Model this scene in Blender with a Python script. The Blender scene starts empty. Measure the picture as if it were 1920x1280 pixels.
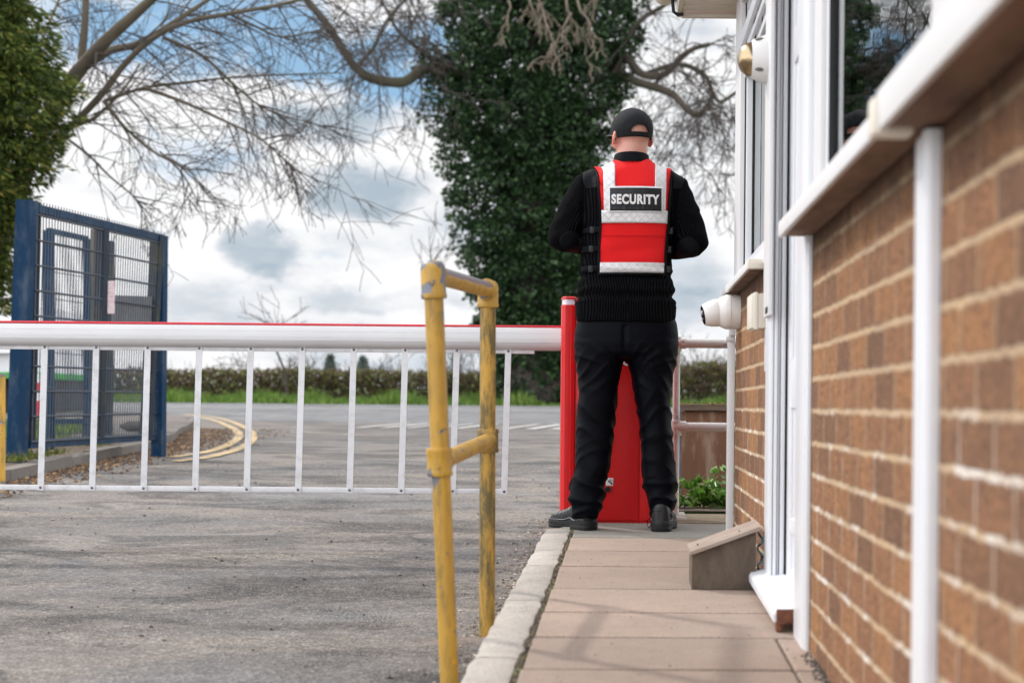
import bpy, bmesh, math, random
import numpy as np
from mathutils import Vector, Matrix, noise
from mathutils.bvhtree import BVHTree
R = math.radians
rnd = random.Random(7)
S = bpy.context.scene
C = S.collection

# ------------------------------------------------------------------ camera
F = 3300.0; VX, VY = 1165.0, 762.0; ROLL = 0.009; CZ = 0.66
cam_d = bpy.data.cameras.new('camera'); cam = bpy.data.objects.new('camera', cam_d); C.objects.link(cam)
cam_d.sensor_width = 36; cam_d.lens = F/1920*36
cam_d.shift_x = -(VX-960)/1920; cam_d.shift_y = (VY-640)/1920
cam_d.clip_start = 0.05; cam_d.clip_end = 3000
cam.matrix_world = Matrix.Translation((0, 0, CZ)) @ Matrix.Rotation(math.pi/2, 4, 'X') @ Matrix.Rotation(ROLL, 4, 'Z')
cam_d.dof.use_dof = True; cam_d.dof.focus_distance = 7.4; cam_d.dof.aperture_fstop = 4.0
S.camera = cam
S.view_settings.view_transform = 'Standard'; S.view_settings.look = 'None'
S.view_settings.exposure = 0.2; S.view_settings.gamma = 1.0
S.cycles.max_bounces = 8; S.cycles.transparent_max_bounces = 12

def P(px, py, y):
    """world point that stands at depth y and shows at photo pixel (px, py)"""
    dx, du = px-VX, VY-py
    a = dx*math.cos(ROLL)-du*math.sin(ROLL); b = dx*math.sin(ROLL)+du*math.cos(ROLL)
    return Vector((a*y/F, y, CZ+b*y/F))

# ------------------------------------------------------------------ node helpers
class N:
    def __init__(s, tree): s.t = tree; s.n = tree.nodes; s.l = tree.links
    def add(s, typ, ins=None, **kw):
        nd = s.n.new(typ)
        for k, v in kw.items(): setattr(nd, k, v)
        for k, v in (ins or {}).items():
            sock = nd.inputs[k]
            if isinstance(v, bpy.types.NodeSocket): s.l.new(v, sock)
            elif isinstance(v, bpy.types.Node): s.l.new(v.outputs[0], sock)
            else: sock.default_value = v
        return nd
    def math(s, op, a, b=0.0, c=None, clamp=False):
        ins = {0: a, 1: b}
        if c is not None: ins[2] = c
        return s.add('ShaderNodeMath', ins, operation=op, use_clamp=clamp).outputs[0]
    def mix(s, f, a, b, blend='MIX'):
        nd = s.n.new('ShaderNodeMix'); nd.data_type = 'RGBA'; nd.blend_type = blend
        for i, v in ((0, f), (6, a), (7, b)):
            if isinstance(v, bpy.types.NodeSocket): s.l.new(v, nd.inputs[i])
            else: nd.inputs[i].default_value = v if i == 0 else (tuple(v)+(1,))[:4]
        return nd.outputs[2]
    def ramp(s, f, stops, interp='LINEAR'):
        nd = s.n.new('ShaderNodeValToRGB'); nd.color_ramp.interpolation = interp
        cr = nd.color_ramp
        while len(cr.elements) < len(stops): cr.elements.new(0.5)
        for e, (p, c) in zip(cr.elements, stops):
            e.position = p; e.color = (c, c, c, 1) if isinstance(c, (int, float)) else tuple(c)+(1,)
        s.l.new(f, nd.inputs[0]); return nd.outputs[0]
    def noise(s, vec, scale, detail=4, rough=0.55, dist=0.0, out=0):
        nd = s.add('ShaderNodeTexNoise', {'Scale': scale, 'Detail': detail, 'Roughness': rough, 'Distortion': dist})
        if vec is not None: s.l.new(vec, nd.inputs['Vector'])
        return nd.outputs[out]
    def scale(s, vec, v):
        return s.add('ShaderNodeVectorMath', {0: vec, 1: v}, operation='MULTIPLY').outputs[0]

def new_mat(name):
    m = bpy.data.materials.new(name); m.use_nodes = True
    n = N(m.node_tree); b = m.node_tree.nodes['Principled BSDF']
    return m, n, b
def pos(n): return n.add('ShaderNodeTexCoord').outputs['Object']
def wpos(n): return n.add('ShaderNodeNewGeometry').outputs['Position']

def mat(name, c1, c2=None, scale=8, rough=0.6, bump=0.0, bscale=60, metal=0.0, stretch=(1, 1, 1), dirt=None, dscale=6, damt=0.4, spec=0.5, coat=0.0, sheen=0.0):
    m, n, b = new_mat(name)
    v = n.scale(wpos(n), stretch)
    col = None
    if c2 is None: c2 = tuple(x*0.8 for x in c1)
    f = n.ramp(n.noise(v, scale, 5), [(0.3, 0.0), (0.7, 1.0)])
    col = n.mix(f, c1, c2)
    if dirt is not None:
        g = n.ramp(n.noise(v, dscale, 8, 0.7), [(0.5, 0.0), (0.68, damt)])
        col = n.mix(g, col, dirt)
    n.l.new(col, b.inputs['Base Color'])
    b.inputs['Roughness'].default_value = rough; b.inputs['Metallic'].default_value = metal
    b.inputs['Specular IOR Level'].default_value = spec
    b.inputs['Coat Weight'].default_value = coat; b.inputs['Sheen Weight'].default_value = sheen
    if bump:
        bn = n.add('ShaderNodeBump', {'Height': n.noise(v, bscale, 6, 0.6), 'Strength': bump, 'Distance': 0.01})
        n.l.new(bn.outputs[0], b.inputs['Normal'])
    return m

# ------------------------------------------------------------------ world: Nishita sky with cloud
SUN_DIR = Vector((-0.70*math.cos(R(42)), 0.71*math.cos(R(42)), math.sin(R(42)))).normalized()
w = bpy.data.worlds.new('World'); S.world = w; w.use_nodes = True
wn = N(w.node_tree); bg = w.node_tree.nodes['Background']
sky = wn.add('ShaderNodeTexSky'); sky.sky_type = 'NISHITA'; sky.sun_disc = False
sky.sun_elevation = R(42); sky.sun_rotation = math.atan2(SUN_DIR.x, SUN_DIR.y); sky.altitude = 60
D = wn.add('ShaderNodeTexCoord').outputs['Generated']
warp = wn.noise(wn.scale(D, (1, 1, 1.7)), 9.0, 8, 0.6, 0.0, 1)
wv = wn.add('ShaderNodeVectorMath', {0: warp, 1: (0.5, 0.5, 0.5)}, operation='SUBTRACT').outputs[0]
wv = wn.scale(wv, (0.12, 0.03, 0.075))
DW = wn.add('ShaderNodeVectorMath', {0: D, 1: wv}, operation='ADD').outputs[0]
def blob(px, py, rx, ry, hard=0.35):
    d = (P(px, py, 10)-Vector((0, 0, CZ))).normalized()
    s = wn.add('ShaderNodeVectorMath', {0: DW, 1: tuple(d)}, operation='SUBTRACT').outputs[0]
    s = wn.scale(s, (F/rx, F/rx, F/ry))
    L = wn.add('ShaderNodeVectorMath', {0: s}, operation='LENGTH').outputs['Value']
    return wn.add('ShaderNodeMapRange', {'Value': L, 'From Min': 1.0, 'From Max': hard, 'To Min': 0.0, 'To Max': 1.0}, interpolation_type='SMOOTHERSTEP').outputs[0]
def total(lst):
    acc = None
    for (a, k) in lst:
        t = wn.math('MULTIPLY', a, k); acc = t if acc is None else wn.math('ADD', acc, t)
    return acc
n1 = wn.noise(wn.scale(D, (1, 1, 2.6)), 7.0, 10, 0.62)
n2 = wn.noise(wn.scale(D, (1, 1, 2.0)), 13.0, 12, 0.62)
blue = total([(blob(430, 60, 330, 110), 0.95), (blob(560, 110, 120, 90), 0.5), (blob(760, 110, 200, 120), 0.9), (blob(720, 200, 150, 90), 0.5), (blob(330, 290, 170, 75), 0.45),
              (blob(60, 60, 240, 120), 0.5), (blob(640, 560, 130, 40), 0.2), (blob(740, 380, 120, 55), 0.3)])
# elsewhere in the sky: broken cloud
up = wn.add('ShaderNodeSeparateXYZ', {0: D}).outputs[2]
hi = wn.add('ShaderNodeMapRange', {'Value': up, 'From Min': 0.26, 'From Max': 0.4, 'To Min': 0.0, 'To Max': 0.36}).outputs[0]
blue = wn.math('ADD', blue, hi)
bl = wn.math('ADD', wn.math('MULTIPLY', wn.math('SUBTRACT', n2, 0.5), 2.2), wn.math('MULTIPLY', blue, 0.85))
bl = wn.ramp(bl, [(0.24, 0.0), (0.80, 1.0)])
grey = total([(blob(690, 345, 190, 85), 0.85), (blob(560, 240, 150, 60), 0.45), (blob(490, 475, 140, 60), 0.8), (blob(760, 560, 260, 40), 0.35), (blob(1300, 440, 130, 170), 0.35),
              (blob(420, 340, 120, 60), 0.35), (blob(1290, 560, 130, 60), 0.25), (blob(620, 230, 170, 60), 0.5), (blob(560, 520, 120, 40), 0.2)])
gr = wn.math('ADD', grey, wn.math('MULTIPLY', wn.math('SUBTRACT', n1, 0.47), 2.6))
cloud = wn.ramp(gr, [(0.0, (8.9, 8.9, 9.0)), (0.18, (8.0, 8.1, 8.3)), (0.42, (6.0, 6.4, 6.9)), (0.85, (3.9, 4.7, 5.4))])
skyb = wn.mix(1.0, sky.outputs[0], (0.50, 0.74, 1.0), 'MULTIPLY')
skyb = wn.mix(0.85, skyb, (2.9, 4.7, 6.6))
colr = wn.mix(bl, cloud, skyb)
# sky outside the view is made brighter as added fill for camera-facing sides
fac = wn.add('ShaderNodeMapRange', {'Value': wn.add('ShaderNodeSeparateXYZ', {0: D}).outputs[1], 'From Min': 0.90, 'From Max': 0.1, 'To Min': 1.0, 'To Max': 2.9}, interpolation_type='SMOOTHSTEP').outputs[0]
colr = wn.mix(1.0, colr, wn.add('ShaderNodeCombineColor', {0: fac, 1: fac, 2: fac}).outputs[0], 'MULTIPLY')
wn.l.new(colr, bg.inputs['Color']); bg.inputs['Strength'].default_value = 0.1

sun_d = bpy.data.lights.new('sun', 'SUN'); sun = bpy.data.objects.new('sun', sun_d); C.objects.link(sun)
sun_d.energy = 2.0; sun_d.angle = R(2.0); sun_d.color = (1.0, 0.93, 0.84)
sun.rotation_euler = (-SUN_DIR).to_track_quat('-Z', 'Y').to_euler()

# ------------------------------------------------------------------ object helpers
def tag(o, label=None, cat=None, group=None, kind=None):
    if label: o['label'] = label
    if cat: o['category'] = cat
    if group: o['group'] = group
    if kind: o['kind'] = kind
    return o
def thing(name, label, cat, loc=(0, 0, 0), group=None):
    o = bpy.data.objects.new(name, None); C.objects.link(o); o.location = loc
    o.empty_display_size = 0.1
    return tag(o, label, cat, group)
def link(name, me, m=None, parent=None, smooth=None):
    o = bpy.data.objects.new(name, me); C.objects.link(o)
    if m is not None and not me.materials: me.materials.append(m)
    if parent is not None:
        o.parent = parent
        if parent.type == 'EMPTY': o.matrix_parent_inverse = Matrix.Translation(parent.location).inverted()
    if smooth is not None:
        a = [smooth >= 180]*len(me.polygons)
        if smooth >= 180: me.polygons.foreach_set('use_smooth', a)
        else:
            me.polygons.foreach_set('use_smooth', [True]*len(me.polygons))
            me.set_sharp_from_angle(angle=R(smooth))
    return o

class MB:
    """collects shapes (world coordinates) into ONE mesh"""
    def __init__(s): s.v = []; s.f = []; s.mi = []; s.m = 0
    def _add(s, vs, fs):
        b = len(s.v); s.v += [tuple(v) for v in vs]
        for f in fs: s.f.append(tuple(b+i for i in f)); s.mi.append(s.m)
        return s
    def box(s, lo, hi, bevel=0.0, mtx=None):
        lo = Vector(lo); hi = Vector(hi)
        if bevel > 0:
            bm = bmesh.new(); bmesh.ops.create_cube(bm, size=1)
            c = (lo+hi)/2; d = hi-lo
            for v in bm.verts: v.co = Vector((c.x+v.co.x*d.x, c.y+v.co.y*d.y, c.z+v.co.z*d.z))
            bmesh.ops.bevel(bm, geom=bm.edges[:]+bm.verts[:], offset=bevel, segments=2, profile=0.6, affect='EDGES')
            bm.verts.index_update()
            vs = [mtx @ v.co if mtx else v.co.copy() for v in bm.verts]
            fs = [[v.index for v in f.verts] for f in bm.faces]; bm.free()
            return s._add(vs, fs)
        vs = [Vector((x, y, z)) for x in (lo.x, hi.x) for y in (lo.y, hi.y) for z in (lo.z, hi.z)]
        if mtx: vs = [mtx @ v for v in vs]
        return s._add(vs, [(0, 1, 3, 2), (4, 6, 7, 5), (0, 4, 5, 1), (2, 3, 7, 6), (0, 2, 6, 4), (1, 5, 7, 3)])
    def tube(s, pts, rad, n=12, caps=True):
        pts = [Vector(p) for p in pts]; k = len(pts)
        rad = [rad]*k if isinstance(rad, (int, float)) else list(rad)
        vs = []; fs = []; up = None
        for i, p in enumerate(pts):
            t = (pts[min(i+1, k-1)]-pts[max(i-1, 0)])
            t = t.normalized() if t.length > 1e-9 else Vector((0, 0, 1))
            if up is None:
                up = Vector((0, 0, 1)) if abs(t.z) < 0.9 else Vector((1, 0, 0))
            a = up.cross(t).normalized(); b = t.cross(a).normalized(); up = b
            for j in range(n):
                q = 2*math.pi*j/n
                vs.append(p+(a*math.cos(q)+b*math.sin(q))*rad[i])
        for i in range(k-1):
            for j in range(n):
                j2 = (j+1) % n
                fs.append((i*n+j, i*n+j2, (i+1)*n+j2, (i+1)*n+j))
        if caps:
            fs.append(tuple(range(n))[::-1]); fs.append(tuple((k-1)*n+j for j in range(n)))
        return s._add(vs, fs)
    def lathe(s, origin, axis, prof, n=32):
        """prof: (distance along axis, radius)"""
        ax = Vector(axis).normalized(); o = Vector(origin)
        a = ax.orthogonal().normalized(); b = ax.cross(a)
        vs = []; fs = []
        for (d, r) in prof:
            for j in range(n):
                q = 2*math.pi*j/n; vs.append(o+ax*d+(a*math.cos(q)+b*math.sin(q))*max(r, 1e-4))
        for i in range(len(prof)-1):
            for j in range(n):
                j2 = (j+1) % n; fs.append((i*n+j, i*n+j2, (i+1)*n+j2, (i+1)*n+j))
        fs.append(tuple(range(n))[::-1]); fs.append(tuple((len(prof)-1)*n+j for j in range(n)))
        return s._add(vs, fs)
    def rings(s, rs, cap=True):
        n = len(rs[0]); vs = [p for r in rs for p in r]; fs = []
        for i in range(len(rs)-1):
            for j in range(n):
                j2 = (j+1) % n; fs.append((i*n+j, i*n+j2, (i+1)*n+j2, (i+1)*n+j))
        if cap: fs.append(tuple(range(n))[::-1]); fs.append(tuple((len(rs)-1)*n+j for j in range(n)))
        return s._add(vs, fs)
    def prism(s, pts, d):
        """polygon pts (world) extruded by vector d"""
        pts = [Vector(p) for p in pts]; d = Vector(d); n = len(pts)
        vs = pts+[p+d for p in pts]
        fs = [tuple(range(n))[::-1], tuple(range(n, 2*n))]+[(i, (i+1) % n, n+(i+1) % n, n+i) for i in range(n)]
        return s._add(vs, fs)
    def sphere(s, c, r, n=16, sc=(1, 1, 1), mtx=None):
        prof = []
        rs = []
        for i in range(n//2+1):
            t = math.pi*i/(n//2); rr = max(math.sin(t), 1e-3)
            ring = []
            for j in range(n):
                q = 2*math.pi*j/n
                v = Vector((rr*math.cos(q)*r*sc[0], rr*math.sin(q)*r*sc[1], -math.cos(t)*r*sc[2]))
                if mtx: v = mtx @ v
                ring.append(v+Vector(c))
            rs.append(ring)
        return s.rings(rs)
    def mesh(s, name='m', fix=True):
        me = bpy.data.meshes.new(name); me.from_pydata(s.v, [], s.f)
        if fix:
            bm = bmesh.new(); bm.from_mesh(me); bmesh.ops.recalc_face_normals(bm, faces=bm.faces); bm.to_mesh(me); bm.free()
        if any(s.mi): me.polygons.foreach_set('material_index', s.mi)
        me.update(); return me
    def build(s, name, m, parent=None, smooth=None, fix=True):
        me = s.mesh(name, fix)
        if isinstance(m, (list, tuple)):
            for x in m: me.materials.append(x)
            m = None
        return link(name, me, m, parent, smooth)

def fuse(mb, voxel, smooth=3, factor=0.5):
    o = bpy.data.objects.new('tmp', mb.mesh('tmp')); C.objects.link(o)
    r = o.modifiers.new('r', 'REMESH'); r.mode = 'VOXEL'; r.voxel_size = voxel
    if smooth:
        s = o.modifiers.new('s', 'SMOOTH'); s.iterations = smooth; s.factor = factor
    dg = bpy.context.evaluated_depsgraph_get()
    me = bpy.data.meshes.new_from_object(o.evaluated_get(dg))
    bpy.data.objects.remove(o); return me
def displace(me, fn):
    n = len(me.vertices); co = np.empty(n*3); no = np.empty(n*3)
    me.vertices.foreach_get('co', co); me.vertices.foreach_get('normal', no)
    co = co.reshape(-1, 3); no = no.reshape(-1, 3)
    d = np.array([fn(c) for c in co])
    co += no*d[:, None]; me.vertices.foreach_set('co', co.ravel()); me.update()

# ------------------------------------------------------------------ terrain profile
def zr(y):
    """height of the drive / road surface at depth y"""
    y0 = y
    if y < 16: h = 0.80-0.0203*y
    elif y < 30: h = 0.475-(y-16)*0.095/14
    elif y < 52: h = 0.38-(y-30)*0.38/22
    elif y < 60: h = -(y-52)*0.015
    elif y < 130: h = -0.12-(y-60)*0.016
    else: h = -1.24+(y-130)*0.001
    return CZ-h
def G(px, py, dz=0.0):
    lo, hi = 1.0, 58.0
    for _ in range(50):
        m = (lo+hi)/2
        if P(px, py, m).z > zr(m)+dz: lo = m
        else: hi = m
    p = P(px, py, (lo+hi)/2); p.z = zr(p.y)+dz; return p
def pz(y): return 0.0203*y         # path surface
YS = [-6, 0, 2, 4, 6, 8, 10, 12, 14, 16, 18, 20, 22, 24, 26, 28, 30, 33, 36, 39, 42, 45, 48, 52, 56, 60]

# materials: ground
def asphalt(name, a, b, dark, stone=0.5):
    m, n, bs = new_mat(name); v = wpos(n)
    big = n.ramp(n.noise(n.scale(v, (0.8, 1.0, 1)), 0.9, 9, 0.66, 0.6), [(0.40, 0.0), (0.60, 1.0)])
    col = n.mix(big, a, b)
    coarse = n.ramp(n.noise(n.scale(v, (0.7, 1.0, 1)), 1.5, 9, 0.68, 0.9), [(0.47, 0.0), (0.62, 1.0)])
    col = n.mix(n.math('MULTIPLY', coarse, 0.65), col, dark)
    vor = n.add('ShaderNodeTexVoronoi', {'Vector': v, 'Scale': 85.0})
    g = n.add('ShaderNodeSeparateColor', {0: vor.outputs['Color']}).outputs[0]
    gg = n.ramp(g, [(0.0, (0.3, 0.29, 0.29)), (0.35, (0.85, 0.84, 0.83)), (0.8, (1.2, 1.18, 1.15)), (1.0, (2.4, 2.3, 2.2))])
    st = n.math('ADD', n.math('MULTIPLY', coarse, 0.35), stone*0.75, clamp=True)
    col = n.mix(st, col, n.mix(1.0, col, gg, 'MULTIPLY'))
    spot = n.ramp(n.noise(v, 2.3, 4, 0.5), [(0.66, 0.0), (0.72, 0.55)])
    col = n.mix(spot, col, tuple(x*.7 for x in dark))
    cr = n.add('ShaderNodeTexVoronoi', {'Vector': n.add('ShaderNodeVectorMath', {0: v, 1: n.scale(n.noise(v, 2.5, 5, .6, 0, 1), (.5, .5, 0))}, operation='ADD').outputs[0], 'Scale': 0.45}, feature='DISTANCE_TO_EDGE').outputs['Distance']
    ck = n.math('MULTIPLY', n.ramp(cr, [(0.0, 1.0), (0.012, 0.0)]), n.ramp(n.noise(v, .8, 3), [(.5, 0), (.56, .75)]))
    col = n.mix(ck, col, (0.03, 0.028, 0.028))
    n.l.new(col, bs.inputs['Base Color'])
    wet = n.ramp(n.noise(n.scale(v, (0.6, 1.2, 1)), 1.0, 7, 0.65, 0.8), [(0.54, 0.88), (0.66, 0.34)])
    n.l.new(wet, bs.inputs['Roughness'])
    h = n.math('ADD', n.math('MULTIPLY', vor.outputs['Distance'], n.math('ADD', 0.5, n.math('MULTIPLY', coarse, 1.2))), n.math('MULTIPLY', n.noise(v, 34, 5, 0.65), 1.3))
    bn = n.add('ShaderNodeBump', {'Height': h, 'Strength': 1.0, 'Distance': 0.016})
    n.l.new(bn.outputs[0], bs.inputs['Normal']); return m
M = {}
M['drive'] = asphalt('drive_asphalt', (0.185, 0.157, 0.134), (0.125, 0.116, 0.113), (0.064, 0.059, 0.058), 0.8)
M['road'] = asphalt('road_asphalt', (0.17, 0.168, 0.172), (0.145, 0.144, 0.148), (0.10, 0.10, 0.104), 0.4)
M['foot'] = asphalt('footway_asphalt', (0.17, 0.14, 0.125), (0.14, 0.12, 0.11), (0.08, 0.07, 0.06), 0.4)
M['paint_w'] = mat('road_paint_white', (0.46, 0.44, 0.41), (0.32, 0.31, 0.30), 14, 0.7, 0.3, 90, dirt=(0.18, 0.17, 0.16), dscale=9, damt=0.6)
M['paint_y'] = mat('road_paint_yellow', (0.44, 0.29, 0.11), (0.36, 0.27, 0.16), 9, 0.7, 0.3, 90, dirt=(0.15, 0.13, 0.12), dscale=7, damt=1.0)
M['soil'] = mat('soil', (0.10, 0.065, 0.042), (0.05, 0.034, 0.026), 5, 0.95, 0.9, 40, dirt=(0.20, 0.13, 0.07), dscale=18, damt=0.5)
M['field'] = mat('grass_ground', (0.07, 0.12, 0.022), (0.05, 0.075, 0.02), 1.4, 0.95, 0.6, 30, dirt=(0.10, 0.075, 0.04), dscale=2.5, damt=0.5)
def concrete(name, a, b, bump=0.5, spots=(0.12, 0.11, 0.10), sc=3.0):
    m, n, bs = new_mat(name); v = wpos(n)
    isl = n.add('ShaderNodeNewGeometry').outputs['Random Per Island']
    col = n.mix(n.ramp(n.noise(v, sc, 8, 0.65), [(0.3, 0.0), (0.7, 1.0)]), a, b)
    k = n.math('ADD', n.math('MULTIPLY', isl, 0.28), 0.86)
    col = n.mix(1.0, col, n.add('ShaderNodeCombineColor', {0: k, 1: k, 2: k}).outputs[0], 'MULTIPLY')
    sp = n.ramp(n.noise(v, 11, 9, 0.72), [(0.56, 0.0), (0.72, 0.55)])
    col = n.mix(sp, col, spots)
    col = n.mix(n.ramp(n.noise(n.scale(v, (1, 1.6, 1)), 1.7, 8, 0.7, 0.5), [(0.44, 0.0), (0.66, 0.45)]), col, tuple(x*.62 for x in a))
    col = n.mix(n.ramp(n.noise(v, 230, 2, 0.5), [(0.42, 0.0), (0.62, 0.42)]), col, (0.1, 0.085, 0.08))
    n.l.new(col, bs.inputs['Base Color']); bs.inputs['Roughness'].default_value = 0.88
    h = n.math('ADD', n.noise(v, 160, 4, 0.6), n.math('MULTIPLY', n.noise(v, 24, 4, 0.6), 1.5))
    n.l.new(n.add('ShaderNodeBump', {'Height': h, 'Strength': bump, 'Distance': 0.006}).outputs[0], bs.inputs['Normal']); return m
M['slab'] = concrete('paving_slab', (0.385, 0.278, 0.216), (0.295, 0.222, 0.175), 0.6, (0.16, 0.125, 0.10))
M['slab_grey'] = concrete('paving_slab_grey', (0.27, 0.25, 0.21), (0.20, 0.185, 0.155), 0.7)
M['kerb'] = concrete('kerb_stone', (0.60, 0.54, 0.48), (0.46, 0.41, 0.36), 1.2, (0.27, 0.22, 0.18), 6.0)

def strip(name, left, right, dz, m, ys, kind='structure', parent=None):
    """sheet between left(y) and right(y) that follows the road profile"""
    vs = []; fs = []
    for y in ys:
        for x in (left(y), right(y)): vs.append((x, y, zr(y)+dz))
    for i in range(len(ys)-1): fs.append((2*i, 2*i+1, 2*i+3, 2*i+2))
    me = bpy.data.meshes.new(name); me.from_pydata(vs, [], fs)
    o = link(name, me, m, parent); 
    if kind: tag(o, kind=kind)
    return o
strip('ground', lambda y: -900, lambda y: 900, -0.03, M['field'], YS+[80, 100, 130, 300, 1500])
def interp(pts, y):
    if y <= pts[0][0]: return pts[0][1]
    for (a, b), (c, d) in zip(pts, pts[1:]):
        if y <= c:
            t = (y-a)/(c-a); return b+(d-b)*t
    return pts[-1][1]
KL = [(-6, -4.05), (11.8, -4.17), (14.5, -4.37), (16.5, -4.52), (18.1, -4.75), (20.5, -5.2), (23.3, -5.85), (26, -6.4), (28.6, -6.95), (33, -8.0), (35, -9.0), (36.5, -11), (37.5, -16)]
kl = lambda y: interp(KL, y)
KR = [(-6, -0.33), (8, -0.285), (14, -0.1), (20, 1.5), (27, 5), (31, 9), (33, 18), (34, 60)]
fine = sorted(set([-6+i*0.9 for i in range(48)]+[37.5]))
fine = [y for y in fine if y <= 36.5]+[37.5]
strip('driveway', kl, lambda y: interp(KR, y) if y < 34 else 60, 0.0, M['drive'], fine)
strip('main_road', lambda y: -160, lambda y: 160, 0.004, M['road'], [32.5+i*1.0 for i in range(20)])
# raised verge and footway on the left
def verge(name, m, y0, y1, xl, dz, inset):
    ys = [y for y in fine if y0 <= y <= y1]
    return strip(name, lambda y: xl, lambda y: kl(y)-inset, dz, m, ys)
verge('verge', M['soil'], -6, 16.5, -60, 0.075, 0.12)
verge('footway', M['foot'], 16.4, 37.5, -60, 0.078, 0.12)
ysr = [10.3, 12, 14, 16, 20, 27, 31, 33, 34]
vs = []
for y in ysr:
    x = interp(KR, y)+.15
    vs += [(x-.02, y, zr(y)-.04), (x+.10, y, zr(y)+.07), (x+.5, y, zr(y)+.10), (60, y, zr(y)+.10)]
me = bpy.data.meshes.new('grass_bank'); me.from_pydata(vs, [], [(4*i+k, 4*i+k+1, 4*i+k+5, 4*i+k+4) for i in range(len(ysr)-1) for k in range(3)])
tag(link('grass_bank', me, M['field']), kind='structure')

# kerb stones on the left
mb = MB(); y = -5.0
while y < 34:
    L = 0.9; y2 = y+L-0.012
    a = Vector((kl(y), y, zr(y))); b = Vector((kl(y2), y2, zr(y2)))
    side = Vector((-0.13, 0, 0)); h = 0.085 if y < 30 else 0.06
    q = [a, b, b+side, a+side]
    j = rnd.uniform(-.008, .008)
    vs = [v+Vector((0, 0, -0.1)) for v in q]+[v+Vector((0, 0, h+j)) for v in q]
    mb._add(vs, [(0, 3, 2, 1), (4, 5, 6, 7), (0, 1, 5, 4), (1, 2, 6, 5), (2, 3, 7, 6), (3, 0, 4, 7)])
    y += L
M['kerb_dirty'] = concrete('dirty_kerb', (0.16, 0.14, 0.12), (0.11, 0.095, 0.08), 0.9, (0.06, 0.05, 0.035))
tag(mb.build('far_kerb', M['kerb_dirty']), kind='structure')

# painted lines
def paint_curve(name, pts, width, m, label, dz=0.009, cat='road marking', gp=None):
    mb = MB(); n = len(pts); L = []; Rr = []
    for i in range(n):
        t = (pts[min(i+1, n-1)]-pts[max(i-1, 0)]); t.z = 0; t.normalize(); s = Vector((t.y, -t.x, 0))*width/2
        for arr, k in ((L, -1), (Rr, 1)):
            p = pts[i]+s*k; arr.append((p.x, p.y, zr(p.y)+dz))
    vs = L+Rr; fs = [(i, i+1, n+i+1, n+i) for i in range(n-1)]
    me = bpy.data.meshes.new(name); me.from_pydata(vs, [], fs)
    return tag(link(name, me, m), kind='structure')
def smooth_pts(pts, k=6):
    out = []
    for i in range(len(pts)-1):
        p0 = pts[max(i-1, 0)]; p1 = pts[i]; p2 = pts[i+1]; p3 = pts[min(i+2, len(pts)-1)]
        for j in range(k):
            t = j/k
            out.append(0.5*((2*p1)+(-p0+p2)*t+(2*p0-5*p1+4*p2-p3)*t*t+(-p0+3*p1-3*p2+p3)*t*t*t))
    return out+[pts[-1]]
yo = smooth_pts([G(x, y) for x, y in ((330, 866), (400, 856), (448, 842), (470, 828), (474, 815), (462, 803), (440, 793), (405, 783), (360, 777))])
yi = smooth_pts([G(x, y) for x, y in ((322, 858), (378, 850), (420, 838), (444, 824), (448, 814), (436, 803), (412, 792), (375, 782), (345, 777))])
paint_curve('yellow_line', yo, 0.11, M['paint_y'], '')
paint_curve('yellow_line', yi, 0.11, M['paint_y'], '')
# channel line along the main road, give way dashes at the mouth of the drive
paint_curve('white_line', [Vector((x, 45.4, 0)) for x in range(-60, 61, 4)], 0.42, M['paint_w'], '')
x = (692-VX)*30/F
while x < (1075-VX)*30/F:
    if rnd.random() > .22: paint_curve('give_way_dash', [Vector((x, 28.8, 0)), Vector((x+.40, 32.2, 0))], rnd.uniform(.13, .2), M['paint_w'], '')
    x += .40

# ------------------------------------------------------------------ footpath beside the building
mb = MB()
joints = [7.66, 6.97, 6.46, 5.95, 5.34, 4.82, 4.37, 3.90, 3.42, 2.95, 2.45, 1.95, 1.4, 0.8, 0.2, -0.5, -1.2]
kx = lambda y: -0.227+0.0075*(y-3.75)        # inner edge of the kerb
mg = MB()
for i, (b, a) in enumerate(zip(joints, joints[1:])):
    right = 0.46 if a > 4.3 else 0.385
    g = 0.010
    parts_ = [(kx(a)+0.012, right)] + ([(right+0.007, 0.47)] if right < 0.4 else [])
    for (x0, x1) in parts_:
        tilt = rnd.uniform(-.003, .003); sk = rnd.uniform(-.006, .006)
        tgt = mg if i == 0 else mb
        lo = Vector((x0, a+g, -0.06)); hi = Vector((x1, b-g, 0))
        t2 = MB().box(lo, hi, 0.005)
        vs = []
        for v in t2.v:
            t = (v[0]-x0)/(x1-x0)
            vs.append((v[0], v[1]+sk*(t-.5), v[2]+pz(v[1])+tilt*(t-.5)))
        tgt._add(vs, t2.f)
p1 = tag(mb.build('path', M['slab']), kind='structure')
p2 = tag(mg.build('path_edge_slab', M['slab_grey']), kind='structure')
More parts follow.
